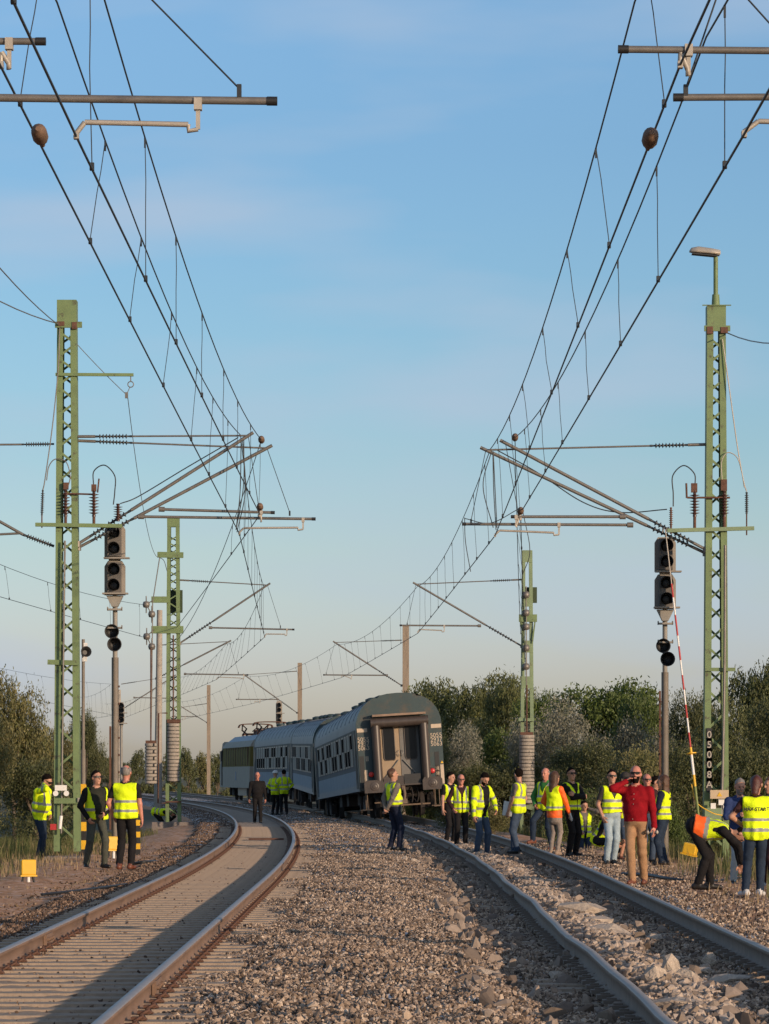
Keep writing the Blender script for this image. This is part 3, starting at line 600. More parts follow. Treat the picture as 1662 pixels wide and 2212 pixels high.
cantilever(L2, (px(388), 0, zl(1390)), (px(578), 0, zl(1264)), (px(388), 0, zl(1253)), (px(634), 0, zl(1360)), (px(455), 0, zl(1356)), (px(572), 0, zl(1376)), steady_from=(px(620), 0, zl(1360)), r=.034, ins=1.2, catch=(px(606), 0, zl(1356)))
beam(L2, (px(341), -.2, zl(1199)), (px(397), -.2, zl(1200)), .2, .1); beam(L2, (px(328), -.2, zl(1296)), (px(365), -.2, zl(1296)), .22, .12); beam(L2, (px(328), -.2, zl(1361)), (px(397), -.2, zl(1361)), .26, .12)
b = MB(); b.box((px(377), .12, zl(1299)), (.56, .08, .80)); b.build('pulley_plate', M('dark_green_paint', (.03, .05, .02), .6), L2)
jumper(L2, [(px(345), -.2, zl(1205)), (px(355), -.2, zl(1212)), (px(362), -.2, zl(1235))], .012)
beam(L2, (px(362), -.2, zl(1558)), (px(391), -.2, zl(1558)), .12, .3, m_rust, name='weight_guide'); beam(L2, (px(360), -.2, zl(1732)), (px(392), -.2, zl(1732)), .05, .3, m_rust, name='weight_guide')
def guide(t, pts, r=.03): b_ = MB(); b_.tube(pts, r, 5); return b_.build('weight_guide', m_rust, t)
guide(L2, [(px(363), -.3, zl(1541)), (px(344), -.3, zl(1541)), (px(343), -.3, zl(1735)), (px(360), -.3, zl(1735))])
qx, zr = eqL(R2, Z2R)
cantilever(R2, (qx(1128), 0, zr(1396)), (qx(899), 0, zr(1262)), (qx(1128), 0, zr(1252)), (qx(866), 0, zr(1351)), (qx(1036), 0, zr(1352)), (qx(903), 0, zr(1366)), steady_from=(qx(960), 0, zr(1352)), r=.034, ins=1.2, catch=(qx(880), 0, zr(1350)))
beam(R2, (qx(1121), -.2, zr(1336)), (qx(1160), -.2, zr(1336)), .26, .12)
for a_, b_ in ((1125, 1131), (1156, 1150)): beam(R2, (qx(a_), -.2, zr(1340)), (qx(b_), -.2, zr(1390)), .05, .03, name='strut')
b = MB(); b.box((qx(1147), .18, zr(1285)), (.45, .1, .55)); b.build('pulley_plate', bpy.data.materials['dark_green_paint'], R2)
beam(R2, (qx(1120), -.2, zr(1555)), (qx(1154), -.2, zr(1555)), .1, .2, m_green_old, name='weight_guide'); beam(R2, (qx(1128), -.2, zr(1735)), (qx(1155), -.2, zr(1742)), .3, .2, m_green_old, name='weight_guide')
ins_s = MB(); ins_s.lathe([(.02, -.3), (.02, -.12), (.10, -.1), (.13, 0), (.10, .1), (.02, .12), (.02, .3)], n=10); ins_me = ins_s.mesh('bell_insulator', m_steel)

def weight_stack(label, x0, x1, y0, y1, Z, n, yrod, slot=False):
    """round concrete discs on a rod, hanging from the tension wire"""
    r = (x1-x0)/2/FPX*Z; c = P((x0+x1)/2, y1, Z); h = (y1-y0)/FPX*Z; t = empty('tension_weight', c, label, 'tension weight')
    b = MB(); dh = h/n; b.lathe([(r-.03, .001), (r-.03, .022)], n=22, m=1, smooth=False); b.lathe([(r-.03, .022), (r-.006, .023), (r, .032), (r, dh-.008), (r-.008, dh-.001)], n=22, smooth=False)
    if slot: b.box((r*.55, -r*.80, dh/2), (.05, r*.36, dh*.96), m=1)
    me = b.mesh('weight_disc', [m_conc, m_black])
    for i in range(n): o = obj('weight_disc', me, t, (0, 0, i*dh)); o.rotation_euler = (0, 0, .12*((i*7) % 5-2) if not slot else (0 if i % 2 else 1.9))
    b = MB(); b.box((0, 0, h+.05), (r*1.7, .2, .1)); b.tube([(0, 0, h), (0, 0, CAM_H-(yrod-1675)/FPX*Z-c.z)], .025, 6); b.lathe([(r*.25, -.02), (r*.25, 0)], n=8); b.build('hanger_rod', m_rust, t); return t
weight_stack('stack of round concrete tension weights inside the second green mast on the left', 361, 388, 1563, 1689, Z2L-.2, 16, 1372)
weight_stack('notched stack of concrete tension weights hanging left of the second green mast', 313, 339, 1606, 1694, Z2L-.5, 12, 1400, slot=True)
weight_stack('tallest stack of concrete tension weights, behind the man holding the paper', 1122, 1155, 1588, 1736, Z2R-.4, 19, 1480)

def far_pole(label, xb, xt, yt, Z, zb, r0, r1, mat, cant=None, round_=True, side=1):
    X = (xb-831)/FPX*Z; t = empty('catenary_mast', (X, Z, zb), label, 'catenary mast'); Xt = (xt-831)/FPX*Z-X; zt_ = CAM_H-(yt-1675)/FPX*Z-zb
    b = MB()
    if round_: b.tube([(0, 0, 0), (Xt, 0, zt_)], [r0, r1], 12)
    else: b.bar((0, 0, 0), (Xt, 0, zt_), r0*2, r0*1.6)
    b.build('pole', mat, t)
    if cant:
        f, tp, tf, re_, rf, st, sf, ct = [((p[0]-831)/FPX*Z-X, 0, CAM_H-(p[1]-1675)/FPX*Z-zb) for p in cant]
        cantilever(t, f, tp, tf, re_, rf, st, steady_from=sf, catch=ct, r=.04, ins=1.3)
    return t
m_pole = M('weathered_pole', (.26, .21, .16), .9, 0, .2, 2, stretch=(4, 4, .5), col2=(.16, .12, .09), c2s=3)
L3 = far_pole('round pale concrete pole just left of the second green mast on the left', 341, 345, 1318, 180, -.45, .21, .14, m_conc, [(338, 1466), (495, 1386), (338, 1394), (535, 1458), (400, 1456), (468, 1467), (527, 1458), (515, 1455)])
R3 = far_pole('brown pole rising from behind the roof of the derailed coach', 877, 877, 1350, 186, -.5, .17, .17, m_pole, [(868, 1481), (724, 1388), (868, 1383), (700, 1458), (836, 1459), (738, 1462), (760, 1459), (705, 1456)], round_=False)
R4 = far_pole('brown pole with two thin arms behind the middle coach', 648, 648, 1432, 243, -.5, .15, .15, m_pole, [(642, 1540), (528, 1458), (642, 1450), (511, 1511), (600, 1511), (550, 1518), (562, 1512), (515, 1510)], round_=False)
R5 = far_pole('thin brown pole standing left of the locomotive against the far trees', 451, 451, 1480, 300, -.4, .15, .15, m_pole, [(447, 1561), (394, 1528), (447, 1520), (372, 1548), (425, 1548), (395, 1556), (400, 1549), (378, 1547)], round_=False)
L4 = far_pole('distant thin pole seen between the signal post and the far signal', 258, 258, 1490, 250, -.45, .12, .10, m_conc, [(262, 1534), (377, 1460), (262, 1478), (390, 1509), (290, 1507), (360, 1514), (380, 1509), (375, 1507)])

# ------------------------------------------------------------------ wires
def sag(a, b, s, n=16): return [a.lerp(b, k/n)-Vector((0, 0, 4*s*(k/n)*(1-k/n))) for k in range(n+1)]
def line_z(pts, Y):
    for p, q in zip(pts, pts[1:]):
        if p.y <= Y <= q.y or q.y <= Y <= p.y:
            return p.lerp(q, (Y-p.y)/(q.y-p.y+1e-9))
    return None
def overhead(label, mess, cont, msag=.55, step=6.2, rm=.009, rc=.0105, balls=(), name='overhead_line', ncut=4):
    t = empty(name, (0, 0, 0), label, 'overhead line')
    mp_ = []; cp_ = []
    for a_, b_ in zip(mess, mess[1:]): mp_ += sag(Vector(a_), Vector(b_), msag)[(1 if mp_ else 0):]
    for a_, b_ in zip(cont, cont[1:]): cp_ += sag(Vector(a_), Vector(b_), .02, 8)[(1 if cp_ else 0):]
    mb = MB(); mb.tube(mp_, rm, 5); mb.build('messenger_wire', m_wire, t)
    mb = MB(); mb.tube(cp_, rc, 5); mb.build('contact_wire', m_wire, t)
    y = mp_[0].y+3; k = 0; y1 = min(mp_[-1].y, cp_[-1].y)
    while y < y1:
        a_ = line_z(mp_, y); b_ = line_z(cp_, y+.1)
        if a_ and b_ and a_.z-b_.z > .35:
            m_ = MB(); mid = a_.lerp(b_, .5)+Vector((rnd.uniform(-.012, .012), 0, 0)); m_.tube([a_, a_.lerp(mid, .6)+Vector((.005, 0, 0)), mid, b_+Vector((0, 0, .05))], .0045, 4); m_.box(a_-Vector((0, 0, .05)), (.018, .018, .1)); m_.box(b_+Vector((0, 0, .02)), (.035, .05, .06)); m_.build('dropper', m_wire, t)
        y += step*(1+.12*sin(k*2.1)); k += 1
    for p in balls:
        p = Vector(p); m_ = MB(); m_.lathe([(.02, -.16)]+[(r_+(.006 if i_ % 2 else 0), -.13+.26*i_/10) for i_, r_ in enumerate((.04, .055, .06, .06, .06, .06, .06, .06, .058, .05, .035))]+[(.015, .17)], p, (0, 1, -.15), 12); m_.lathe([(.02, .17), (.02, .26)], p, (0, 1, -.15), 6); m_.build('insulator', M_ball, t)
    return t
M_ball = M('brown_ribbed_insulator', (.16, .10, .065), .7, 0, .25, 18)
V3 = Vector
cB = lambda Z: LC-off(Z); cR = lambda Z: RC-off(Z)
# left, running line: contact wire B, messenger c
overhead('overhead line of the left track, running on round the curve', [(-2.72, -18, 8.2), (-2.75, 29.8, 8.15), (-2.92, 72, 8.56), P(570.5, 1266, 125), P(489, 1391, 180), P(377, 1462, 250), (-26, 330, 8.3)],
         [(-3.0, -18, 7.2), tuple(P(0, 140, 27)), tuple(P(517, 1152, 72)), tuple(P(572, 1376, 125)), tuple(P(468, 1468, 180)), tuple(P(360, 1514, 250)), (-25.5, 330, 6.5)], balls=[P(86, 291, 28.7)])
# left, ending line: contact wire A, messenger d, both run off to the second green mast
overhead('overhead line swinging away left to its anchor on the second left mast', [(-2.3, -18, 8.3), (-2.36, 29.8, 8.2), tuple(P(565, 950, 72)), (-7.3, 124.8, 6.4)],
         [(-2.2, -18, 6.55), tuple(P(165, 295, 27)), tuple(P(562, 1112, 72)), (-7.3, 124.8, 5.2+1.66)], balls=[P(565, 950, 71.8), P(562, 1095, 71)], ncut=2)
# right, running line: e then g
overhead('overhead line of the right track, running on over the derailed train', [(2.05, -18, 8.1), (2.1, 29.8, 8.15), tuple(P(1060, 970, 70)), tuple(P(903, 1266, 124)), tuple(P(728, 1392, 186)), tuple(P(532, 1460, 243)), (-19, 315, 8.2)],
         [(2.6, -18, 7.2), tuple(P(1470, 140, 27)), tuple(P(1070, 1157, 70)), tuple(P(903, 1368, 124)), tuple(P(738, 1464, 186)), tuple(P(550, 1519, 243)), (-18.5, 315, 6.5)], balls=[P(1405, 299, 28.6)])
overhead('overhead line right of the running wires that ends on the second right mast', [(2.8, -18, 7.6), (2.72, 30, 7.9), tuple(P(1113, 945, 70)), (4.75, 123.8, 6.6)],
         [(2.75, -18, 6.6), tuple(P(1608, 290, 27)), tuple(P(1125, 1108, 70)), (4.9, 123.8, 5.6)], balls=[P(1113, 945, 69.8), P(1125, 1104, 69)])
# a line of a side track that comes in low from the left and ends on the second left mast
overhead('overhead line coming in low from the far left to the second left mast', [(-16.2, 10, 8.3), (-12.2, 72, 8.2), tuple(P(308, 1306, 125))], [(-16, 10, 6.5), (-12.0, 72, 6.5), tuple(P(308, 1376, 125))], step=6.5, rm=.008, rc=.009)
t = overhead('distant overhead line over a far track at the left', [(-24, 150, 8.4), tuple(P(240, 1478, 250)), tuple(P(150, 1500, 320))], [(-23.5, 150, 6.6), tuple(P(245, 1545, 250)), tuple(P(150, 1560, 320))], step=7)
def single(label, pts, sg, r=.008, name='feeder_wire', cat='wire', mat=None):
    pl = []
    for a_, b_ in zip(pts, pts[1:]): pl += sag(V3(a_), V3(b_), sg)
    m_ = MB(); m_.tube(pl, r, 5); o = m_.build(name, mat or m_wire); return tag(o, label, cat)
single('upper of two wires running left from the head of the tall left mast', [P(-760, -560, 26), P(128, 703, 72)], .5, .011, mat=m_steel)
single('lower of two wires running left from the head of the tall left mast', [P(-700, 40, 40), P(130, 700, 72)], .6, .012, mat=m_steel)
single('short wire from the head of the tall left mast down to the ring clamp', [P(150, 725, 72), P(276, 855, 71.8)], .03, .008, mat=m_steel)
single('slack wire from the ring clamp down to the second left mast', [P(276, 858, 71.8), P(344, 1203, 125)], .9, .008, mat=m_steel)
single('wire running right from the head of the mast with the lamp', [P(1572, 719, 70), P(2300, 300, 36)], .9, .012, mat=m_steel)
# bell insulators of the two anchored wires left of the second mast
t = empty('wire_anchor', P(328, 1390, 124.6), 'chain of bell insulators left of the second green mast', 'wire anchor')
for (x, y) in ((316, 1306), (328, 1327), (317, 1375), (328, 1397)): o = obj('insulator', ins_me, t); o.location = P(x, y, 124.6)-t.location
for a_, b_ in (((345, 1205), (330, 1300)), ((330, 1300), (328, 1500)), ((316, 1306), (332, 1296)), ((317, 1375), (332, 1361)), ((316, 1306), (328, 1327)), ((317, 1375), (328, 1397)), ((328, 1500), (326, 1606))):
    m_ = MB(); m_.tube([P(*a_, 124.6)-t.location, P(*b_, 124.6)-t.location], .018, 4); m_.build('wire', m_steel, t)
t = empty('wire_anchor', P(1137, 1400, 123.5), 'chain of bell insulators hanging inside the second right mast', 'wire anchor')
for y in (1285, 1324, 1354, 1400, 1440): o = obj('insulator', ins_me, t); o.location = P(1137, y, 123.7)-t.location
m_ = MB(); m_.tube([P(1137, 1280, 123.7)-t.location, P(1138, 1588, 123.6)-t.location], .02, 4); m_.build('wire', m_steel, t)
# jumpers dangling between messenger and contact wire at the overlaps
for k, (xx, Z_) in enumerate((((520, 1060), 71.5), ((1060, 1060), 69.6))):
    t = empty('jumper_loops', P(xx[0], xx[1], Z_), ['drooping jumper cables under the left tube tips', 'drooping jumper cables under the right tube tips'][k], 'jumper cable')
    for j, (a_, b_, c_) in enumerate(([((521, 950), (519, 1060), (510, 1145)), ((524, 950), (530, 1060), (512, 1150)), ((527, 950), (526, 1050), (511, 1140))] if k == 0 else [((1062, 975), (1044, 1050), (1066, 1140)), ((1065, 975), (1067, 1060), (1072, 1145)), ((1066, 975), (1070, 1060), (1074, 1140))])):
        m_ = MB(); m_.tube(arc([P(*a_, Z_)-t.location, P(*b_, Z_)-t.location, P(*c_, Z_)-t.location]), .010, 5); m_.build('cable', m_wire, t)
t = empty('jumper_loops', P(1030, 1060, 70), 'long sagging jumper cable hanging below the right catenary', 'jumper cable')
for pl in (((1004, 1118), (1006, 1170), (1017, 1235)), ((1130, 1105), (1145, 1190), (1128, 1245)), ((1004, 1120), (1060, 1130), (1120, 1100))):
    m_ = MB(); m_.tube(arc([P(*q, 80)-t.location for q in pl]), .010, 5); m_.build('cable', m_wire, t)
# ------------------------------------------------------------------ signals, posts, boxes
m_sig = M('signal_back_grey', (.27, .245, .21), .6, 0, .12, 4)
m_lamp_red = M('red_tail_lamp', (.5, .03, .03), .35, 0, 0, emit=((1, .08, .05), .04))
def big_signal(label, X, Z, zb, x, tops, far=1.0, cables=False):
    """square post carrying two lamp housings with pale back boards, two platforms and two round lamps below"""
    t = empty('railway_signal', (X, Z, zb), label, 'railway signal'); zz = lambda y: CAM_H-(y-1675)/FPX*Z-zb; xx = lambda q: (q-831)/FPX*Z-X
    y0 = tops; k = FPX/Z/106.6
    yy = lambda d: zz(y0+d*k)
    b = MB(); b.tube([(0, .1, -.2), (0, .1, yy(290))], .072, 4); b.build('post', m_post, t)
    b = MB(); b.tube([(0, .1, yy(300)), (0, .1, yy(30))], .05, 8); b.build('upper_post', m_grey, t)
    for d0, d1, tp in ((0, 75, True), (80, 155, False)):
        w = .215; ch = .07; z0, z1 = yy(d1), yy(d0)
        poly = [(-w, z0), (w, z0), (w, z1-ch*1.6), (w-ch, z1), (-w+ch, z1), (-w, z1-ch*1.6)]
        b = MB(); b.prism(poly, .05, .062, ax='y'); b.build('back_board', m_sig, t)
        b = MB(); b.box((-.0, -.06, (z0+z1)/2), (.27, .20, (z1-z0)*.9)); hs = b.build('lamp_housing', M('housing_grey', (.12, .11, .098), .7, 0, .15, 5), t)
        for dz in (.27, .73):
            zc = z0+(z1-z0)*dz
            b = MB(); vs = []; n = 14
            for yv, rr in ((-.161, .118), (-.40, .134)):
                for j in range(n):
                    a_ = -.25*pi+1.5*pi*j/(n-1); vs.append((cos(a_)*rr, yv, zc+sin(a_)*rr))
            for yv, rr in ((-.40, .127), (-.161, .112)):
                for j in range(n):
                    a_ = -.25*pi+1.5*pi*j/(n-1); vs.append((cos(a_)*rr, yv, zc+sin(a_)*rr))
            b.add(vs, [(i*n+j, i*n+j+1, (i+1) % 4*n+j+1, (i+1) % 4*n+j) for i in range(4) for j in range(n-1)]+[(0, n, 2*n, 3*n), (n-1, 2*n-1, 3*n-1, 4*n-1)], 0, True)
            b.build('lamp_hood', m_black, hs)
            b = MB(); b.lathe([(.098, 0), (.098, .03), (.06, .045), (0.01, .05)], (0, -.161, zc), (0, -1, 0), 16); b.build('lens', m_black, hs)
    b = MB(); b.box((0, .0, (yy(60)+yy(95))/2), (.24, .1, yy(60)-yy(95))); b.build('middle_panel', m_sig, t)
    for d, xo in ((75, .05), (152, .02)):
        b = MB(); b.box((xo, -.12, yy(d)), (.52, .22, .03)); b.build('platform', m_sig, t)
    b = MB(); b.prism([(-.17, yy(156)), (.17, yy(156)), (.06, yy(180)), (-.06, yy(180))], -.05, .15); b.build('housing_foot', m_grey, t)
    for d in (186, 226):
        b = MB(); b.box((0, 0, yy(d)), (.30, .18, .035)); [b.box((sx*.145, 0, yy(d-1.5)), (.015, .18, .075)) for sx in (-1, 1)]; b.build('platform', m_sig, t)
    for d, xo, yo in ((234, -.05, .05), (263, .02, -.18)):
        b = MB(); vs = []; n = 18
        for yv, rr in ((.10, .07), (.06, .13), (-.16, .148), (-.20, .148), (-.20, .13), (-.02, .12), (-.0, .01)):
            for j in range(n): a_ = 2*pi*j/n; vs.append((xo+cos(a_)*rr, yo+yv, yy(d)+sin(a_)*rr))
        b.add(vs, [(i*n+j, i*n+(j+1) % n, (i+1)*n+(j+1) % n, (i+1)*n+j) for i in range(6) for j in range(n)]+[list(range(n))], 0, True); b.build('lower_lamp', m_black, t)
    b = MB(); [b.box((-.085 if X > 0 else .085, .1, yy(300)-.5-i*.35), (.02, .05, .04)) for i in range(9)]; b.build('step_bolts', m_rust, t)['kind'] = 'stuff'
    b = MB(); b.bar((-.10, .12, yy(330) if X > 0 else yy(440)), (-.10, .12, .6), .04, .04); b.build('cable_duct', m_rust, t)
    return t
big_signal('railway signal with two lamp housings left of the tracks', (248-831)/FPX*72.5, 72.5, -.05, 247, 1132)
big_signal('railway signal with two lamp housings right of the tracks, under the right cantilever tubes', (1438-831)/FPX*71.5, 71.5, -.05, 1438, 1160)
def far_signal(label, x, ytop, Z, zb, ybot):
    X = (x-831)/FPX*Z; t = empty('railway_signal', (X, Z, zb), label, 'railway signal'); zz = lambda y: CAM_H-(y-1675)/FPX*Z-zb; s = FPX/Z
    z1, z0 = zz(ytop), zz(ybot); w = 6.8/s
    b = MB(); b.tube([(0, .05, 0), (0, .05, z0)], .06, 8); b.build('post', m_grey, t)
    b = MB(); b.prism([(-w, z0+.1), (-w*.3, z0-.25), (w*.3, z0-.25), (w, z0+.1), (w, z1-.15), (w*.6, z1), (-w*.6, z1), (-w, z1-.15)], .02, .05); b.build('back_board', m_sig, t)
    for f in (.16, .36, .62, .82):
        b = MB(); b.lathe([(.10, 0), (.13, .02), (.14, .28), (.12, .28), (.1, .05)], (0, 0, z0+(z1-z0)*f), (0, -1, 0), 12); b.build('lamp_hood', m_black, t)
    for f in (.48, -.02):
        b = MB(); b.box((.08, -.1, z0+(z1-z0)*f), (w*2.6, .3, .04)); b.build('platform', m_sig, t)
    return t
far_signal('small distant signal above the roof of the middle coach', 603, 1514, 205, -.3, 1566)
far_signal('small distant signal just right of the left signal post', 262, 1517, 150, -.4, 1562)
# slender post with a small loudspeaker horn
X = (180-831)/FPX*77; t = empty('loudspeaker_post', (X, 77, -.05), 'thin grey post with a small horn loudspeaker right behind the tall left mast', 'loudspeaker post')
zz = lambda y: CAM_H-(y-1675)/FPX*77+.05
b = MB(); b.tube([(0, 0, -.1), (0, 0, zz(1620))], .05, 8); b.tube([(0, 0, zz(1620)), (0, 0, zz(1381))], .035, 8); b.build('post', m_post, t)
b = MB(); n = 14; b.lathe([(.05, 0), (.06, .12), (.12, .26), (.115, .26), (.05, .14)], (.0, .0, zz(1412)), (.35, -1, .15), n); b.build('horn', m_black, t)
b = MB(); b.box((.05, 0, zz(1395)), (.08, .06, .12)); b.box((.03, 0, zz(1424)), (.1, .08, .1)); b.build('bracket', m_white, t)
# yellow and black marker posts
def marker_post(label, x, Z, h, w=.14):
    X = (x-831)/FPX*Z; z0 = gz(X, Z); t = empty('marker_post', (X, Z, z0), label, 'marker post'); n = 8
    for i in range(n):
        b = MB(); b.box((0, 0, h*(i+.5)/n), (w, w*.7, h/n-.004)); b.build('band', m_black if i % 2 == 0 else m_yel, t)
    b = MB(); b.box((0, 0, h+.01), (w*.9, w*.6, .03)); b.build('post_cap', m_yel, t); return t
marker_post('yellow and black banded post left of the man in sunglasses', 179, 72.6, 1.5)
marker_post('yellow and black banded post half hidden behind the man in black trousers', 298, 75.5, 1.0, .10)
# yellow trackside boxes
def yellow_box(label, x, ytop, ybot, Z, w, tilt=(0, 0, 0), legs=True, hb=None):
    s = FPX/Z; p = P(x, ybot, Z); t = empty('trackside_box', (p.x, Z, p.z), label, 'trackside box'); h = (ybot-ytop)/s
    lh_ = h*.33 if legs else .06
    r = Euler([R(a_) for a_ in tilt])
    b = MB(); wd = w/s; b.box((0, 0, lh_+(h-lh_)/2), (wd, wd*.8, h-lh_)); o = b.build('lid', m_yel, t)
    md = o.modifiers.new('bevel', 'BEVEL'); md.width = .018; md.segments = 2
    b = MB(); b.box((0, 0, lh_-.01), (wd*1.12, wd*.95, .025)); b.build('base_plate', m_yel, t)
    if legs:
        for lx, ly in ((-.4, -.25), (.35, -.25), (0, .1), (.4, .25)):
            b = MB(); b.tube([(lx*wd*.9, ly*wd, lh_-.02), (lx*wd*1.15, ly*wd, -.03)], .017, 6); b.build('cable_leg', m_black, t)
        b = MB(); b.tube([(0, -.05, lh_), (0, -.05, -.04)], .028, 8); b.build('stake', m_white, t)
    t.rotation_euler = r; return t
yellow_box('yellow trackside box on short legs alone at the lower left', 60.5, 1857, 1907, 56.2, 32, (0, 0, 14))
yellow_box('yellow trackside box standing between the two men at the mast', 244, 1807, 1850, 69.5, 26, (0, 0, 20), legs=True)
yellow_box('yellow trackside box tipped over on the verge, right of the woman with long hair', 1488, 1822, 1852, 66, 29, (0, 14, -20), legs=False)
yellow_box('yellow plastic box behind the man in light blue jeans', 1367-8, 1786, 1822, 69, 12, (0, 0, 0), legs=False) if False else None
# the dark iron plate lying on the grit
p = P(575, 1819, 87.5); b = MB(); [b.box((0, .0+k*.1, 0), (.86, .075, .05), rot=Matrix.Rotation(R(2*k), 3, 'Z')) for k in range(3)]
o = b.build('iron_grating', m_rust, None, (p.x, 87.5, .085)); tag(o, 'dark iron grating lying across the grit between the left rails', 'grating')
# cables lying on the earth
def ground_cable(label, pts, r=.02, lift=.02):
    pl = [Vector((x_, z_, gz(x_, z_)+lift+.02*sin(i*1.7))) for i, (x_, z_) in enumerate(pts)]; b = MB(); b.tube(arc(pl, 6), r, 6); o = b.build('cable', m_black); return tag(o, label, 'cable')
def gp(x, y): Z = CAM_H*FPX/(y-1675); return ((x-831)/FPX*Z, Z)
ground_cable('black cable lying on the bare earth in front of the left men', [gp(90, 1937), gp(180, 1930), gp(270, 1918), gp(330, 1912)])
ground_cable('dark cable on the ground right of the man in black trousers', [gp(285, 1868), gp(320, 1868), gp(360, 1862), gp(430, 1858), gp(480, 1853)], .03)
ground_cable('dark cable running along the ground behind the man in the red shirt', [gp(1345, 1893), gp(1400, 1897), gp(1450, 1902), gp(1520, 1903), gp(1600, 1896)], .03)
# cable marker coil near second mast foundation
# broken pieces of concrete torn up beside the right rail
mcc = M('broken_concrete', (.50, .41, .32), .95, 0, .2, 2.5, .02, 8, col2=(.33, .27, .215), c2s=2.2, c2=(.5, .6))
def chunk(label, zx, zy, w, h, seed, flat=.6, tall=False):
    x = (1300+zx/.964)/1.8195; y = (3300+zy/.964)/1.8195
    wm = w/.964/1.8195; Z = CAM_H*FPX/(y-1675); s = Z/FPX; W_ = wm*s
    me = stone_mesh('concrete_chunk', seed, mcc, 26, (1, .95, .95)); o = obj('concrete_chunk', me)
    X = (x-831)*s; Hh = h/.964/1.8195*s
    o.scale = (W_*1.4, W_*1.15, max(Hh*1.6, W_*.38)); o.rotation_euler = (0, R(rnd.uniform(-12, 12)), R(rnd.uniform(0, 50)))
    o.location = (X, Z, float(hz(X, Z))+Hh*.42); tag(o, label, 'concrete piece')
for i, a_ in enumerate([('largest pale concrete slab piece between the right rails, farthest of the big ones', 955, 285, 150, 66), ('pale concrete slab piece touching the near side of the largest slab', 1000, 325, 130, 40), ('long pale slab piece third in the row along the inner rail', 1065, 372, 140, 42), ('flat pale piece in the rubble nearest the middle of the inner rail', 1135, 412, 95, 30), ('upright pointed pale block in the rubble by the inner rail', 1290, 540, 66, 90), ('slanting grey slab just right of the upright pointed block', 1345, 560, 110, 52), ('blocky pale lump left of the upright pointed block', 1232, 572, 90, 75), ('long flat pale slab piece at the bottom of the picture', 1335, 645, 210, 44), ('grey pyramid shaped lump between the right rails', 1440, 480, 48, 50), ('dull grey flat block lying right of the rubble row', 1385, 515, 100, 34), ('small pale lump at the far end of the rubble row', 690, 128, 62, 22), ('small white slab farther along between the right rails', 600, 92, 46, 16), ('dark flat stone slab left of the right track near the bottom', 600, 530, 78, 26), ('thin pale flake lying left of the right track', 860, 520, 66, 26), ('grey rounded lump on the far side between the right rails', 1225, 388, 60, 30), ('grey lump under the far right rail', 1060, 240, 80, 20), ('small pale block in the rubble next to the inner rail, near the slab row', 1060, 430, 60, 30), ('pale shard in the bottom right corner of the picture', 1480, 645, 90, 30), ('broad grey slab lying flat near the far rail at right', 1500, 548, 150, 28), ('brown clod on the near edge of the rubble row', 1165, 520, 90, 36), ('white pointed stone on the gravel left of the right track', 280, 92, 20, 22), ('low white stone beside the white pointed stone', 320, 96, 34, 12)]):
    chunk(a_[0], *a_[1:], seed=200+i)
# rubble: a band of angular pale pieces hugging the right side of the inner rail
libr = lib('rubble_kinds', m_stone('pale_rubble', [(0, (.20, .15, .11)), (.5, (.36, .28, .215)), (1, (.52, .42, .335))]), 7, 80, (1, .8, .55), 18)
dm, S_, Z_ = grid('r', np.arange(1.8, 2.85, .1), np.arange(20, 84, .5), lambda s, Z: hz(s, Z)+.055*np.exp(-((s-2.15)/.22)**2), mcc)
at = dm.attributes.new('dens', 'FLOAT', 'POINT'); at.data.foreach_set('value', (np.exp(-((S_-2.17-.1*np.sin(Z_*.5))/.29)**2)*380*(.45+.55*np.sin(Z_*.55)**2)).astype(np.float32))
tag(scatter('rubble', bpy.data.objects.new('rubble_source', dm), libr, .03, .14, 9, .0), 'band of pale broken rubble along the inner rail of the right track', 'rubble', kind='stuff')
dm, S_, Z_ = grid('r2', np.arange(.6, 3.1, .1), np.arange(20, 90, .5), lambda s, Z: hz(s, Z), mcc)
at = dm.attributes.new('dens', 'FLOAT', 'POINT'); at.data.foreach_set('value', np.full(len(S_), 5.).astype(np.float32))
tag(scatter('loose_rocks', bpy.data.objects.new('rock_source', dm), lib('rock_kinds', m_stone('grey_rock', [(0, (.12, .09, .07)), (1, (.32, .25, .195))]), 6, 120, (1, .75, .45), 20), .08, .24, 12, .02), 'larger grey lumps scattered over the torn up right track bed', 'rocks', kind='stuff')
# ------------------------------------------------------------------ the train
m_end = M('dark_teal_paint', (.028, .052, .056), .5, 0, .2, 1.5, col2=(.085, .065, .045), c2s=2.5, c2=(.5, .75))
m_roof = M('grey_roof', (.155, .17, .185), .55, .0, .15, 1.2, stretch=(1, .3, 1))
m_side_hi = M('side_window_band', (.135, .135, .12), .75, 0, .15, 1.5, spec=.2)
m_side_mid = M('side_dark_band', (.115, .122, .13), .75, 0, .12, 1.5, spec=.2)
m_side_lo = M('side_light_band', (.22, .27, .315), .7, 0, .12, 1.5, spec=.2)
m_side_bt = M('side_blue_strip', (.11, .165, .215), .45, 0, .15, 1.5)
m_cream = M('cream_band', (.52, .42, .31), .5, 0, .12, 4)
m_glass = M('dark_glass', (.007, .008, .010), .35, 0, 0, spec=.25)
m_open = M('open_window_dark_inside', (.006, .006, .008), 1, 0, 0, spec=0)  # matte black stands in for the shade inside an open sash
m_blind = M('pale_blind', (.30, .29, .25), .7, 0, .12, 3, spec=.2)
m_frame = M('window_frame', (.20, .20, .19), .4, .3, .1)
m_under = M('underframe', (.022, .018, .016), .85, 0, .3, 3)
m_under_l = M('dusty_iron', (.16, .115, .08), .85, 0, .3, 4)
m_rub = M('gangway_rubber', (.06, .046, .038), .4, 0, .25, 3, stretch=(3, 3, .4))
m_door = M('end_door_beige', (.33, .24, .15), .5, 0, .12, 2)
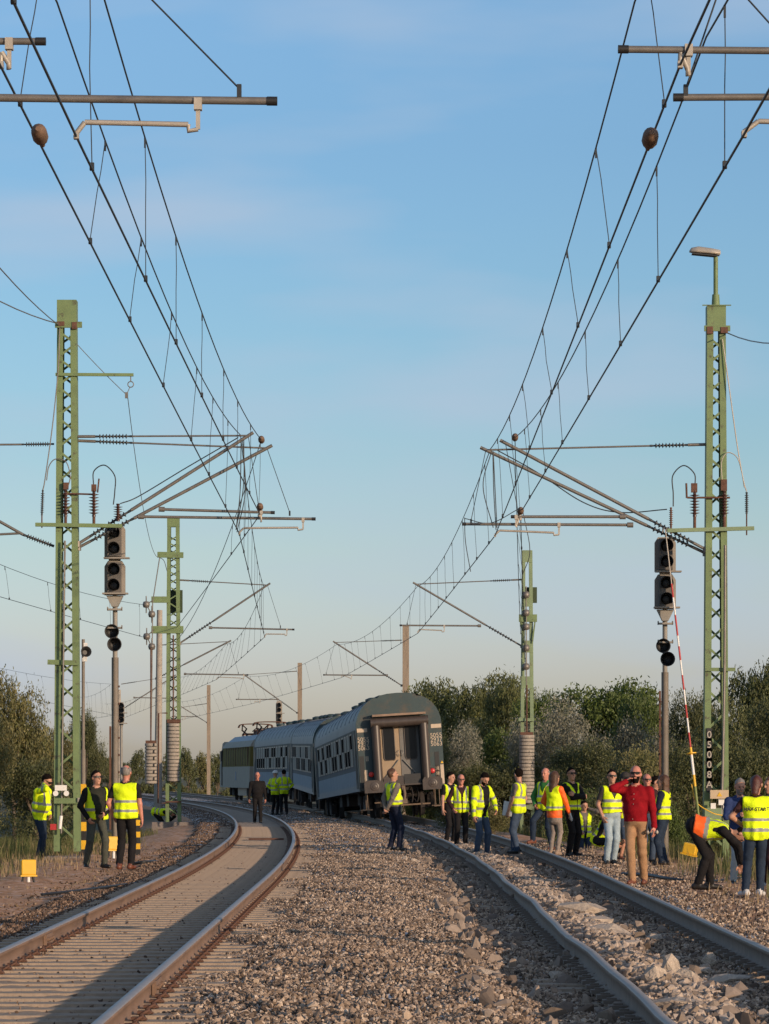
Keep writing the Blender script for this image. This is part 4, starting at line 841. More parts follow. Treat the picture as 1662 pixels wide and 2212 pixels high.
m_door_g = M('end_door_grey', (.15, .14, .125), .5, 0, .12, 2)
HW, SILL, EAVE, TOP = 1.41, .92, 2.98, 4.08          # half width, skirt bottom, eave, roof top (above the rail)
def sec_roof(hw=HW, eave=EAVE, top=TOP, n=18, inset=0.0):
    pts = []
    for i in range(n+1):
        a = pi*i/n; c_, s_ = cos(a), sin(a)
        pts.append((-hw*(abs(c_)**.82)*(1 if c_ > 0 else -1)+0.0, eave+(top-eave-inset)*(s_**.92)))
    return pts
def bogie(parent, y, mat=m_under, drop=0):
    b = MB()
    for sx in (-1, 1): b.box((sx*1.0, y, .58), (.12, 2.9, .22)); b.box((sx*1.02, y, .42), (.16, .9, .3)); [b.box((sx*1.04, y+k, .46), (.22, .34, .36)) for k in (-1.25, 1.25)]; [b.lathe([(.09, -.15), (.11, 0), (.09, .15)], (sx*1.08, y+k, .62), (0, 0, 1), 8) for k in (-.95, .95)]
    b.box((0, y, .62), (2.0, .5, .24)); bo = b.build('bogie', mat, parent)
    for k in (-1.25, 1.25):
        w = MB()
        w.tube([(-.8, y+k, .46), (.8, y+k, .46)], .08, 8)
        for sx in (-1, 1): w.lathe([(.12, -.09), (.44, -.065), (.46, .05), (.50, .07), (.50, .09), (.14, .09)], (sx*.755, y+k, .46), (-sx, 0, 0), 22)
        w.build('wheelset', mat, bo)
    return bo
def coach(label, L, pos, yaw, pitch=0, roll=0, nwin=12, seed=1, near_end=True, dz_far=0):
    r = random.Random(seed)
    t = empty('passenger_coach', pos, label, 'passenger coach'); t.rotation_mode = 'QUATERNION'
    t.rotation_quaternion = (Matrix.Rotation(yaw, 4, 'Z') @ Matrix.Rotation(pitch, 4, 'X') @ Matrix.Rotation(roll, 4, 'Y')).to_quaternion()
    # side walls in bands
    b = MB(); E_ = .55
    for sx in (-1, 1):
        for z0, z1, mi in ((SILL, 1.12, 3), (1.12, 1.62, 2), (1.62, 1.92, 1), (1.92, EAVE, 0)):
            b.box((sx*(HW-.02), L/2, (z0+z1)/2), (.04, L-2*.02, z1-z0), mi)
    b.box((0, L/2, SILL+.06), (2*HW-.1, L-.1, .1), 4)
    b.build('side_wall', [m_side_hi, m_side_mid, m_side_lo, m_side_bt, m_under], t)
    b = MB(); rp = sec_roof(); n = len(rp)
    vs = [(x, y, z) for y in (.02, L-.02) for x, z in rp]; b.add(vs, [(i, i+1, n+i+1, n+i) for i in range(n-1)], 0, True); b.add([(x, .03, z) for x, z in rp], [list(range(n))]); b.add([(x, L-.03, z) for x, z in rp], [list(range(n))])
    rf = b.build('roof', m_roof, t)
    b = MB()
    for y in np.arange(1.7, L-1, 2.2): b.tube([(HW*abs(cos(pi*i/12))**.82*(1 if cos(pi*i/12) < 0 else -1), y, EAVE+.006+(TOP-EAVE)*sin(pi*i/12)**.92) for i in range(1, 12)], .018, 4)
    sm = b.build('roof_seam', m_roof, rf)
    for k, y in enumerate(list(np.linspace(4.5, L*.62, 7))+[L*.8]):
        b = MB(); b.lathe([(.20, 0), (.24, .04), (.24, .12), (.10, .17)], ((-.35 if k % 2 else -.15), y, TOP-.03), (0, 0, 1), 10); b.build('roof_vent', m_end, rf)
    for k, y in enumerate((2.3, 7.5, L-6, L-2)):
        b = MB(); b.lathe([(.15, 0), (.16, .05), (.05, .07)], (-1.05, y, EAVE+.64), (-.72, 0, .7), 10); b.build('roof_vent', m_end, rf)
    # windows: on each side a frame with an upper and a lower sash, one dark, one pale
    y0, y1 = 2.1, L-2.1; st = (y1-y0)/nwin
    for sx in (-1, 1):
        for i in range(nwin if sx < 0 else nwin//2):
            y = y0+st*(i+.5) if sx < 0 else y0+2*st*(i+.5); w = st*.70; zc = 2.34; h = 1.06; X = sx*(HW+.006)
            b = MB()
            b.box((X, y, zc+h/2), (.03, w+.08, .05)); b.box((X, y, zc-h/2), (.03, w+.08, .05)); b.box((X, y-w/2-.02, zc), (.03, .05, h)); b.box((X, y+w/2+.02, zc), (.03, .05, h)); b.box((X+sx*.008, y, zc+.02), (.03, w, .035))
            fr = b.build('window', m_frame, t); up = r.random() < .45
            for q, z in ((1, zc+h*.26), (0, zc-h*.24)):
                dark = (q == 1) == up
                b = MB(); b.box((X-sx*(.012 if dark else -.004), y, z), (.02, w-.01, h*.47)); b.build('pane', m_open if dark else m_blind, fr)
        for y in (1.05, L-1.05):
            b = MB(); b.box((sx*(HW+.004), y, 1.98), (.025, .78, 1.95)); dr = b.build('side_door', m_side_mid if y > 2 else m_side_hi, t)
            b = MB(); b.box((sx*(HW+.016), y, 2.45), (.02, .45, .75)); b.build('door_window', m_glass, dr)
            b = MB(); b.tube([(sx*(HW+.05), y-.46, 1.2), (sx*(HW+.05), y-.46, 2.3)], .015, 5); b.build('hand_rail', m_frame, dr)
    # underframe boxes and bogies
    b = MB()
    for k in range(5): b.box((r.uniform(-.3, .3), L*.32+k*L*.09, .72), (1.9, 1.1, .42))
    b.box((0, L/2, .86), (.9, L-.6, .16)); b.build('underframe', m_under, t)
    b = MB(); [b.tube([(sx*1.15, y, .88), (sx*1.15, y, .25)], .02, 4) for sx in (-1, 1) for y in (.9, 1.3, L-1.3, L-.9)]; [b.box((sx*1.15, y, .3), (.25, .5, .03)) for sx in (-1, 1) for y in (1.1, L-1.1)]; b.build('footstep', m_under_l, t)
    bogie(t, 2.9); bogie(t, L-2.9)
    for ye, fy in ((0, -1), (L, 1)):
        full = (fy == -1)
        # end wall with its doorway and the rounded roof end (a raised rim of the end wall)
        rp = sec_roof(HW+.015, EAVE, TOP+.03)
        def wallpoly(): return [(-HW-.015, SILL-.02)]+rp+[(HW+.015, SILL-.02)]
        b = MB(); y_a, y_b = (ye-.10, ye+.42) if fy < 0 else (ye-.42, ye+.10)
        # rim: shell ring
        po = [(-HW-.015, SILL-.02)]+rp+[(HW+.015, SILL-.02)]
        vs = [(x, y_a, z) for x, z in po]+[(x, y_b, z) for x, z in po]; n = len(po)
        b.add(vs, [(i, i+1, n+i+1, n+i) for i in range(n-1)], 0, True)
        # face with a doorway hole: left pier, right pier, lintel
        yf = ye-.08*(-fy) if False else ye+fy*.08; dw = .66; dt = 3.06; th = .05
        def slab(poly): b.prism(poly, yf-th/2, yf+th/2)
        lp = [(x, z) for x, z in rp if x < -dw]; rpp = [(x, z) for x, z in rp if x > dw]; mp_ = [(x, z) for x, z in rp if -dw <= x <= dw]
        slab([(-HW, SILL)]+[(-HW, EAVE)]+lp+[(-dw, lp[-1][1])]+[(-dw, SILL)]) if lp else None
        slab([(dw, SILL), (dw, rpp[0][1])]+rpp+[(HW, SILL)])
        slab([(-dw, dt), (-dw, lp[-1][1])]+mp_+[(dw, rpp[0][1]), (dw, dt)])
        ew = b.build('end_wall', m_end, t)
        if not full: continue
        Y = lambda d: ye-.105-d
        for sx in (-1, 1):       # cream patches, black slabs painting the shade of the step recesses, and lamps
            b = MB(); b.box((sx*1.235, Y(0), 2.93), (.34, .02, .13)); b.build('cream_patch', m_cream, ew)
            b = MB(); b.box((sx*1.19, Y(.0), 1.30), (.12, .02, .62)); b.box((sx*1.35, Y(0), 1.32), (.11, .02, .64)) if sx > 0 else None; b.build('cream_patch', m_cream, ew)
            b = MB(); b.box((sx*(1.30 if sx < 0 else 1.20), Y(-.005), 1.55), (.15, .03, 1.05)); b.build('step_recess_shade', m_black, ew)
            b = MB(); b.lathe([(.085, 0), (.085, .06), (.06, .08), (.01, .085)], (sx*1.02, Y(.0), 1.45), (0, -1, 0), 16); b.build('tail_lamp', m_lamp_red, ew)
            b = MB(); b.lathe([(.10, 0), (.10, .03), (.088, .03)], (sx*1.02, Y(.0), 1.45), (0, -1, 0), 16); b.build('lamp_ring', m_black, ew)
            # buffers
            b = MB(); b.lathe([(.13, 0), (.13, .28), (.10, .28), (.10, .46)], (sx*.90, ye, 1.04), (0, -1, 0), 14)
            bf = b.build('buffer', m_under, t)
            b = MB(); w, h = .33, .21; b.prism([(-w, -h), (w, -h), (w, h*.55), (w*.8, h), (-w*.8, h), (-w, h*.55)], -.015, .015)
            [b.lathe([(rr, 0), (rr-.02, .006*k), (rr-.05, .006*k+.002)], (0, -.016, 0), (0, -1, 0), 20) for k, rr in ((1, .15), (2, .09))]
            b.build('buffer_head', m_rub, bf, (sx*.97, ye-.48, 1.04))
            # rubber side bellows of the gangway
            b = MB(); b.tube([(sx*.80, ye-.36, 1.22), (sx*.80, ye-.36, 3.05)], .145, 14); b.build('gangway_side_tube', m_rub, t)
        b = MB(); b.tube([(-.96, ye-.34, 3.14), (.96, ye-.34, 3.14)], .16, 14); gt = b.build('gangway_top_tube', m_rub, t)
        b = MB(); b.box((0, ye-.30, 3.38), (1.78, .34, .07)); b.build('gangway_hood', m_cream if False else M('hood_rusty', (.24, .16, .11), .6, 0, .25, 3), t)
        # double end door
        for sx in (-1, 1):
            b = MB(); b.box((sx*.33, ye+.05, 2.12), (.645, .05, 1.84)); dr = b.build('end_door', m_door if sx < 0 else m_door_g, t)
            pz_ = [(sx*.36+a_*.19, 2.45+c_) for a_, c_ in ((-1, -.48), (-.8, -.56), (.8, -.56), (1, -.48), (1, .46), (.8, .53), (-.8, .53), (-1, .46))]
            b = MB(); b.prism(pz_, ye+.005, ye+.02); b.build('door_window', m_glass, dr)
            b = MB(); [b.tube([(p_[0], ye+.01, p_[1]), (q_[0], ye+.01, q_[1])], .018, 5) for p_, q_ in zip(pz_, pz_[1:]+pz_[:1])]; b.build('window_seal', m_rub, dr)
            b = MB(); b.tube([(sx*.08, ye-.02, 1.88), (sx*.52, ye-.02, 1.35)], .018, 5); b.build('brace_strut', m_frame, dr)
            b = MB(); b.tube([(sx*.05, ye-.02, 2.2), (sx*.09, ye-.07, 2.12), (sx*.05, ye-.02, 2.0)], .014, 5); b.build('door_handle', m_frame, dr)
        b = MB(); b.box((-.30, ye-.30, 1.2), (.66, .05, .30)); b.box((-.0, ye-.2, 1.045), (1.5, .4, .05)); b.build('gangway_footplate', m_rub, t)
        b = MB(); b.box((.33, ye-.31, 1.22), (.56, .05, .34)); b.build('gangway_footplate', m_black, t)
        # coupling, hoses, headstock
        b = MB(); b.box((0, ye+.05, 1.0), (2.6, .2, .28)); b.build('headstock', m_under, t)
        b = MB(); b.bar((0, ye, 1.0), (0, ye-.4, .95), .12, .12); b.tube([(0, ye-.35, .98), (.03, ye-.42, .75), (0, ye-.4, .52)], .05, 6); b.box((0, ye-.38, .5), (.2, .12, .16)); b.build('coupling', m_under_l, t)
        for x_ in (-.45, -.28, .28, .46): b = MB(); b.tube(arc([(x_, ye-.1, .95), (x_*1.1, ye-.25, .7), (x_*.95, ye-.22, .45), (x_*.8, ye-.15, .55)], 4), .025, 5); b.build('brake_hose', m_under, t)
        b = MB(); b.box((.1, ye+.6, .38), (1.7, .06, .05)); b.tube([(-1.2, ye-.1, .9), (-1.2, ye-.1, .25)], .02, 4); b.tube([(1.2, ye-.1, .9), (1.2, ye-.1, .25)], .02, 4); b.box((-1.25, ye, .28), (.4, .35, .03)); b.box((1.2, ye, .28), (.4, .35, .03)); b.bar((-.95, ye+.1, .5), (-.55, ye+.1, .5), .04, .04); b.build('step_and_rods', m_under_l, t)
        if seed == 1:
            for sx in (-1, 1):
                for k, s_ in enumerate(('5055', '2937', '5063')):
                    cu = bpy.data.curves.new('number', 'FONT'); cu.body = s_; cu.size = .20; cu.extrude = .002; cu.align_x = 'CENTER'; cu.align_y = 'CENTER'; cu.materials.append(m_cream)
                    o = text_obj('coach_number', cu, ew); o.location = (sx*1.215, Y(0)-.004, 2.62-k*.145); o.rotation_euler = (R(90), 0, 0)
            b = MB(); [b.box((-1.16+k*.035, Y(0), 1.98), (.018, .012, .16)) for k in range(3)]; b.build('class_mark', m_cream, ew)
            b = MB(); b.prism([(-.05, -.04), (.05, -.04), (0, .05)], -.003, .003); b.build('warning_mark', m_yel, ew, (1.36, Y(0)-.004, 1.72))
    return t
def place(X0, Z0, z0, X1, Z1, z1, roll=0, **k):
    d = Vector((X1-X0, Z1-Z0, z1-z0)); L = k.pop('L'); yaw = -atan2(d.x, d.y); pitch = atan2(d.z, sqrt(d.x**2+d.y**2))
    return coach(k.pop('label'), L, (X0, Z0, z0), yaw, pitch, roll, **k)
RT = .20
cA = place(.66, 118.0, RT+.10, -1.22, 142.3, RT-.34, roll=R(-3.6), L=24.4, label='derailed rear coach of the train, tilted, numbered 5055 2937 5063 on its end', nwin=14, seed=1)
cB = place(-1.42, 143.6, RT-.22, -2.95, 168, RT-.0, roll=R(-1.2), L=24.4, label='second coach from the rear, mostly hidden behind the tilted last coach', nwin=14, seed=2)
cC = place(-3.05, 169.6, RT, -5.75, 194, RT, roll=R(.3), L=24.4, label='third coach from the rear, coupled behind the locomotive', nwin=14, seed=3)

# the locomotive
def locomotive():
    L = 17.6; X0, Z0, X1, Z1 = -5.95, 195.6, -8.6, 214.5
    d = Vector((X1-X0, Z1-Z0, 0)); t = empty('electric_locomotive', (X0, Z0, RT), 'pale electric locomotive with yellowish side grilles at the head of the train', 'locomotive', rz=-atan2(d.x, d.y))
    m_lw = M('locomotive_white', (.33, .31, .26), .7, 0, .1, 2, spec=.2); m_lg = M('locomotive_yellow_green', (.16, .13, .04), .8, 0, .15, 2, spec=.1)
    m_lr = M('locomotive_roof', (.21, .25, .29), .5)
    b = MB(); hw = 1.47
    lo = [(-hw, .75), (-hw, 1.95), (hw, 1.95), (hw, .75)]; b.prism(lo, .2, L-1.2, 0)
    up = [(-hw, 1.95), (-hw+.04, 3.05), (hw-.04, 3.05), (hw, 1.95)]; b.prism(up, .2, L-1.2, 1); b.build('body', [m_lw, m_lg], t)
    b = MB(); b.prism([(-hw+.02, 3.05), (-hw+.22, 3.4), (hw-.22, 3.4), (hw-.02, 3.05)], .2, L-1.2, 0); b.prism([(-hw+.25, 3.4), (-.8, 3.72), (.8, 3.72), (hw-.25, 3.4)], .6, L-2.2, 1); rf = b.build('roof', [m_lw, m_lr], t)
    for i in range(10):
        b = MB(); b.box((-hw-.0, 1.1+i*1.38, 2.52), (.06, .07, 1.02)); b.build('panel_rib', m_rust if i % 5 == 0 else M('rib', (.10, .09, .04), .6) if i == 1 else m_under_l, t)
        b = MB(); b.box((-hw-.0, 1.8+i*1.38, 2.50), (.03, 1.05, .86)); b.build('side_grille', m_lg, t)
    b = MB(); b.box((-hw-.004, 8, 1.42), (.02, .55, .5)); b.build('blue_mark', M('blue_mark', (.05, .12, .22), .5), t)
    # raked cab at the far end
    b = MB(); vs = []
    for x in (-hw, hw): vs += [(x, L-1.2, .75), (x, L+.1, .75), (x, L+.3, 1.9), (x*.92, L-.25, 3.35), (x*.9, L-1.2, 3.45)]
    b.add(vs, [(0, 1, 2, 3, 4), (5, 6, 7, 8, 9), (0, 1, 6, 5), (1, 2, 7, 6), (2, 3, 8, 7), (3, 4, 9, 8), (0, 4, 9, 5)], 0); cb = b.build('cab', m_lw, t)
    b = MB(); b.box((-hw-.0, L-.72, 2.6), (.14, .62, .6)); b.build('cab_window', m_glass, cb); b = MB(); b.box((-hw-.01, L-1.25, 1.9), (.03, .5, 2.1)); b.build('cab_door', m_under, cb)
    b = MB(); b.box((0, 8, .6), (2.2, 5, .6)); b.build('underframe', m_steel, t); bogie(t, 3.2); bogie(t, L-4)
    for y in (3.5, 11.8):
        b = MB()
        for sx in (-1, 1):
            b.tube([(sx*.55, y-1.0, 3.85), (sx*.6, y+1.3, 4.10), (sx*.75, y-.5, 4.38)], .05, 5); b.tube([(sx*.55, y+1.2, 3.85), (sx*.6, y-1.4, 4.15), (sx*.75, y-.5, 4.38)], .045, 5)
        b.tube([(-.6, y-1.0, 3.85), (.6, y-1.0, 3.85)], .05, 5); b.tube([(-.6, y+1.2, 3.85), (.6, y+1.2, 3.85)], .05, 5)
        for yy in (-.45, -.1, .2): b.tube(arc([(-1.0, y+yy-.5, 4.22), (-.75, y+yy-.5, 4.42), (.75, y+yy-.5, 4.42), (1.0, y+yy-.5, 4.22)], 4), .03, 5)
        for sx in (-1, 1): b.tube([(sx*.75, y-1.1, 4.36), (sx*.75, y-.1, 4.4)], .03, 5)
        b.build('pantograph', m_rust, rf)
        for sx in (-.55, .55):
            for yy in (-1, 1.2): insulator(rf, (sx, y+yy, 3.68), (sx, y+yy, 3.9), m_ins, .05, .10, 3)
    b = MB(); [b.tube(arc([(-.3+k*.3, 5, 4.0), (-.3+k*.3, 7.5, 4.15), (-.3+k*.3, 10, 4.0)], 4), .03, 5) for k in range(3)]; [b.box((.2, y, 3.9), (.9, .7, .35)) for y in (6.2, 8.4, 9.6)]; b.build('roof_gear', m_rust, rf)
    return t
locomotive()
# ------------------------------------------------------------------ trees, bushes, grass
def leafmat(name, col, col2, rand=.12, trans=.25, rough=.6):
    return M(name, col, rough, 0, .45, 1.3, col2=col2, c2=(.42, .62), c2s=2.2, rand=rand, trans=trans)
lm_olive = leafmat('olive_leaves', (.11, .115, .036), (.21, .185, .075))
lm_dark = leafmat('dark_leaves', (.065, .08, .028), (.135, .14, .05))
lm_silver = leafmat('silver_leaves', (.135, .14, .095), (.25, .24, .18), trans=.15)
lm_bright = leafmat('bright_leaves', (.07, .105, .02), (.125, .165, .038))
lm_willow = leafmat('willow_leaves', (.095, .11, .038), (.16, .17, .055))
m_bark = M('bark', (.13, .10, .075), .95, 0, .3, 4, .01, 20)
def crown_mesh(name, seed, w, h, mat, n=9000, leaf=.085, lobes=14, droop=0., spiky=0., dens=1., hollow=.45, base=.15):
    r = np.random.default_rng(seed)
    # lobes: sub-crowns of different size filling an uneven envelope
    C = []; 
    for i in range(lobes):
        a = r.uniform(0, 2*pi); rr = sqrt(r.uniform(0, 1))*.36*w; zz = r.uniform(base+.1, .86)*h; k = 1-.45*max(0, (zz/h-.55)/.45)
        C.append((cos(a)*rr*k, sin(a)*rr*k, zz, r.uniform(.15, .28)*w*(.75+.35*k)*.9, r.uniform(.10, .20)*h))
    C = np.array(C); nt = int(n/26)
    li = r.integers(0, lobes, nt); d = r.normal(size=(nt, 3)); d /= np.linalg.norm(d, axis=1)[:, None]
    rad = (hollow+(1.04-hollow)*r.random(nt)**.5)[:, None]
    T = C[li, :3]+d*rad*np.stack([C[li, 3], C[li, 3], C[li, 4]], 1)
    T[:, 2] = np.maximum(T[:, 2], .05*h)
    if spiky: T[:, 2] += (r.random(nt) < .12)*r.random(nt)*spiky
    per = 26; idx = np.repeat(np.arange(nt), per); off_ = r.normal(size=(nt*per, 3))*np.array([.15, .15, .13])*(.7+.6*r.random(nt))[idx][:, None]
    if spiky: off_[:, 2] += (r.random(nt)**3)[idx]*r.random(nt*per)*spiky*.8
    if droop: off_[:, 2] -= r.random(nt*per)**1.0*droop*(r.random(nt)[idx]); off_[:, :2] *= .55
    c = T[idx]+off_; m = len(c)
    u = r.normal(size=(m, 3)); 
    if droop: u[:, 2] -= 1.8
    u /= np.linalg.norm(u, axis=1)[:, None]; v = np.cross(u, r.normal(size=(m, 3))); v /= np.linalg.norm(v, axis=1)[:, None]+1e-9
    s = leaf*(.6+.8*r.random(m))[:, None]
    u = u*s; v = v*s*(.34 if droop else .48)
    V = np.stack([c-u*.6, c+v*.5, c+u*.6, c-v*.5], 1).reshape(-1, 3); F_ = np.arange(4*m).reshape(m, 4)
    return np_mesh('crown', V, F_, [mat], smooth=False), C
def trunk_mesh(seed, C, h, r0):
    r = random.Random(seed); b = MB(); fork = h*.3
    b.tube([(0, 0, -.3), (.05*r.uniform(-1, 1), 0, fork*.5), (0.05, .03, fork)], [r0*1.25, r0, r0*.85], 8)
    for cx_, cy_, cz_, cr, ch in C:
        m_ = Vector((cx_*.45+r.uniform(-.1, .1), cy_*.45, fork+(cz_-fork)*.5)); b.tube([(0.05, .03, fork*.8), m_, (cx_, cy_, cz_)], [r0*.5, r0*.32, r0*.08], 5)
    return b.mesh('trunk', m_bark)
CR = {}
def kind(k, *a, **kw):
    me, C = crown_mesh(k, *a, **kw); CR[k] = (me, trunk_mesh(a[0], C, a[2], .13), a[1], a[2])
kind('olive', 1, 5.5, 5.0, lm_olive, n=26000, leaf=.11, lobes=16)
kind('olive2', 2, 5.0, 4.6, lm_olive, n=24000, leaf=.10, lobes=13)
kind('dark', 3, 4.2, 3.6, lm_dark, n=26000, leaf=.085, lobes=15, base=.0)
kind('dark2', 4, 4.6, 4.0, lm_dark, n=26000, leaf=.085, lobes=14, base=.0, spiky=.3)
kind('silver', 5, 5.0, 4.4, lm_silver, n=34000, leaf=.085, lobes=16, base=.0, spiky=.35)
kind('silver2', 6, 4.4, 3.6, lm_silver, n=30000, leaf=.08, lobes=14, base=.0, spiky=.25)
kind('bright', 7, 5.0, 5.0, lm_bright, n=38000, leaf=.12, lobes=18, spiky=.35, base=.05)
kind('willow', 8, 6.0, 7.0, lm_willow, n=75000, leaf=.13, lobes=24, droop=1.0, base=.05, hollow=.25)
kind('far', 9, 7.0, 4.6, lm_dark, n=11000, leaf=.2, lobes=15, base=.0)
kind('shrub', 10, 2.6, 1.7, lm_dark, n=12000, leaf=.07, lobes=10, base=.0)
def tree(k, x, ytop, Z, label, wpx=None, zb=None, group=None, name=None, cat='tree', rz=None, sx=1.0, mat=None):
    me, tm, w, h = CR[k]; X = (x-831)/FPX*Z; z0 = gz(X, Z) if zb is None else zb; H = CAM_H-(ytop-1675)/FPX*Z-z0
    s = H/(h*1.02); swx = (wpx/FPX*Z)/w if wpx else s
    t = empty(name or ('tree' if k not in ('shrub',) else 'shrub'), (X, Z, z0-.05), label, cat, group, rz=rnd.uniform(0, 6.28) if rz is None else rz)
    if mat is not None: me = me.copy(); me.materials.clear(); me.materials.append(mat)
    obj('crown', me, t, scale=(swx, swx, s)); obj('trunk', tm, t, scale=(swx, swx, s)); return t
# left bank
tree('olive', 30, 1432, 96, 'large olive green tree at the far left edge behind the man on the phone', 190)
tree('olive2', -50, 1500, 88, 'olive bush cut by the left edge of the picture', 200)
tree('olive2', 105, 1545, 112, 'rounded bushy tree just left of the tall left mast', 150)
tree('dark', 80, 1600, 92, 'dark bush low behind the man on the phone', 190, name='bush', cat='bush')
tree('dark2', 185, 1535, 130, 'slim bushy tree seen right through and beside the tall left mast', 95)
tree('olive2', 175, 1590, 140, 'lower bush at the right of the tall left mast', 120, name='bush', cat='bush')
farx = [(232, 1630, 250), (262, 1642, 255), (292, 1622, 300), (330, 1632, 310), (372, 1628, 330), (408, 1618, 340), (440, 1628, 345), (470, 1622, 350), (495, 1630, 355), (530, 1625, 360)]
for i, (x, y, Z) in enumerate(farx):
    tree('far', x, y, Z, 'low dark tree in the distant row beyond the left curve', 62, group='distant row of trees beyond the curve', mat=lm_olive if i in (4, 6) else None)
for i, x in enumerate(()):
    tree('far', x, 1640-6*(i % 2), 370, 'low dark tree in the distant row hidden by the train', 80, group='distant row of trees behind the train')
# right bank, far to near
tree('willow', 1010, 1437, 172, 'tall willow behind the right end of the derailed coach', 330)
tree('willow', 1120, 1442, 165, 'second willow, behind the green batten mast', 230)
tree('bright', 930, 1470, 180, 'leafy tree peeping over the roof of the derailed coach', 130)
tree('olive2', 838, 1500, 185, 'small tree top with thin sprays above the coach roof, left of the brown pole', 60)
tree('bright', 1065, 1560, 150, 'bright green low tree between the willow and the batten mast', 150)
tree('bright', 1175, 1478, 160, 'small upright tree right of the batten mast', 150)
tree('bright', 1330, 1450, 150, 'bright green tree with upright shoots left of the right signal post', 300)
tree('bright', 1400, 1475, 142, 'bright green tree right behind the right signal post', 150)
tree('olive2', 1500, 1465, 125, 'loose tree behind the red and white pole', 150, mat=lm_dark)
tree('bright', 1640, 1405, 118, 'tall airy tree at the right edge of the picture', 170, mat=leafmat('airy_leaves', (.065, .085, .025), (.13, .14, .045)))
tree('olive', 1560, 1490, 112, 'dense tree behind the right lattice mast', 190, mat=lm_dark)
tree('silver', 1020, 1545, 140, 'grey silver bush behind the rear coach, right side', 170, name='bush', cat='bush')
tree('silver', 1235, 1490, 133, 'largest silver grey bush, right of the batten mast', 260, name='bush', cat='bush')
tree('silver2', 1340, 1530, 122, 'silver bush between the batten mast and the right signal', 180, name='bush', cat='bush')
tree('silver2', 1130, 1530, 132, 'silver bush behind the concrete weights', 170, name='bush', cat='bush')
tree('silver', 960, 1580, 136, 'silver bush right beside the buffers of the rear coach', 130, name='bush', cat='bush', mat=lm_dark)
tree('silver2', 1450, 1560, 112, 'silver bush behind the foot of the right signal post', 170, name='bush', cat='bush')
tree('dark', 1390, 1570, 104, 'dark green bush behind the man in the red shirt', 230, name='bush', cat='bush', mat=lm_olive)
tree('dark2', 1270, 1600, 108, 'dark green bush behind the man with crossed arms', 230, name='bush', cat='bush')
tree('dark', 1060, 1620, 131, 'dark bush behind the group by the rear coach', 200, name='bush', cat='bush')
tree('dark2', 1150, 1640, 132, 'dark bush at the foot of the batten mast', 160, name='bush', cat='bush')
tree('dark2', 1500, 1600, 98, 'dark green bush left of the right lattice mast foot', 200, name='bush', cat='bush')
tree('dark', 1620, 1560, 98, 'dark green bush at the right edge behind the man in the blue jacket', 220, name='bush', cat='bush')
tree('dark2', 1700, 1500, 104, 'dark tree cut by the right edge', 200)
for i, (x, y, Z, l) in enumerate(((1000, 1722, 105, 'low shrub behind the bald man in the vest'), (1065, 1722, 100, 'low shrub between the track and the batten mast'), (1240, 1700, 92, 'shrub behind the woman in orange'), (1290, 1700, 88, 'shrub behind the crouching man on the phone'), (1375, 1720, 86, 'shrub behind the man in light jeans'), (1450, 1725, 80, 'low shrub behind the tipped yellow box'), (1540, 1735, 78, 'shrub behind the bending man'), (1640, 1730, 76, 'shrub at the right edge behind the vests'), (1235, 1735, 84, 'lowest shrub by the rail behind the crossed arms man'))):
    tree('shrub', x, y, Z, l, 120, cat='shrub', mat=[lm_dark, lm_olive, lm_bright][i % 3])
# behind the camera and outside the frame nothing stands close, only open banks

m_grass = M('grass_blades', (.075, .10, .022), .7, 0, .3, 1.0, col2=(.22, .17, .075), c2=(.46, .62), c2s=1.6, trans=.3)
m_dry = M('dry_grass', (.26, .19, .11), .85, 0, .3, 2, col2=(.12, .09, .045), c2s=3)
def blades(name, label, X, Z, hgt, mat, seed, wd=.008, lean=.35):
    r = np.random.default_rng(seed); n = len(X); s = X+npoff(Z); z = hz(s, Z)-.02
    a = r.uniform(0, 2*pi, n); h = hgt*(.45+.9*r.random(n)); w = wd*(.6+.8*r.random(n)); l = lean*h*r.random(n)
    b = np.stack([X, Z, z], 1); t = b+np.stack([np.cos(a)*l, np.sin(a)*l, h], 1); p = r.uniform(0, 2*pi, n); d = np.stack([np.cos(p)*w, np.sin(p)*w, 0*w], 1)
    m_ = b+(t-b)*.55+np.stack([-np.cos(a)*l*.2, -np.sin(a)*l*.2, 0*l], 1)
    V = np.stack([b-d, b+d, m_+d*.8, t, m_-d*.8], 1).reshape(-1, 3); i = np.arange(n)[:, None]*5
    F1 = np.concatenate([i+[0, 1, 2, 4]], 1); F2 = np.concatenate([i+[4, 2, 3, 3]], 1)
    Fq = np.concatenate([F1]); me = bpy.data.meshes.new(name)
    T = np.concatenate([i+[0, 1, 2], i+[0, 2, 4], i+[4, 2, 3]], 0); me = np_mesh(name, V, T, [mat], smooth=False)
    return tag(obj(name, me), label, kind='stuff')
r_ = np.random.default_rng(5)
def region(n, s0, s1, Z0, Z1, f=None):
    s = r_.uniform(s0, s1, n); Z = Z0+(Z1-Z0)*r_.random(n); X = s-npoff(Z)
    keep = np.abs(X) < Z*.1083+1.2
    if f is not None: keep &= r_.random(n) < f(s, Z)
    return X[keep], Z[keep]
edge = lambda s, Z: np.clip((-s-6.1+.8*np.sin(Z*.35)+.5*np.sin(Z*1.1))/1.8, 0, 1)
X, Z = region(60000, -16, -5.6, 61, 125, edge); blades('grass', 'green grass and weeds on the left bank', X, Z, .24, m_grass, 1)
X, Z = region(9000, -11, -5.2, 60, 90, lambda s, Z: np.clip((-s-5.0)/1.6, 0, 1)*(.4+.6*np.sin(Z*.8+s*2)**2)); blades('dry_grass', 'tufts of dry grass along the edge of the bare earth', X, Z, .16, m_dry, 2)
X, Z = region(4000, -9.5, -7.2, 66, 82, lambda s, Z: np.clip((-s-7)/1.5, 0, 1)); blades('weeds', 'taller weeds round the foot of the tall left mast', X, Z, .42, m_grass, 3)
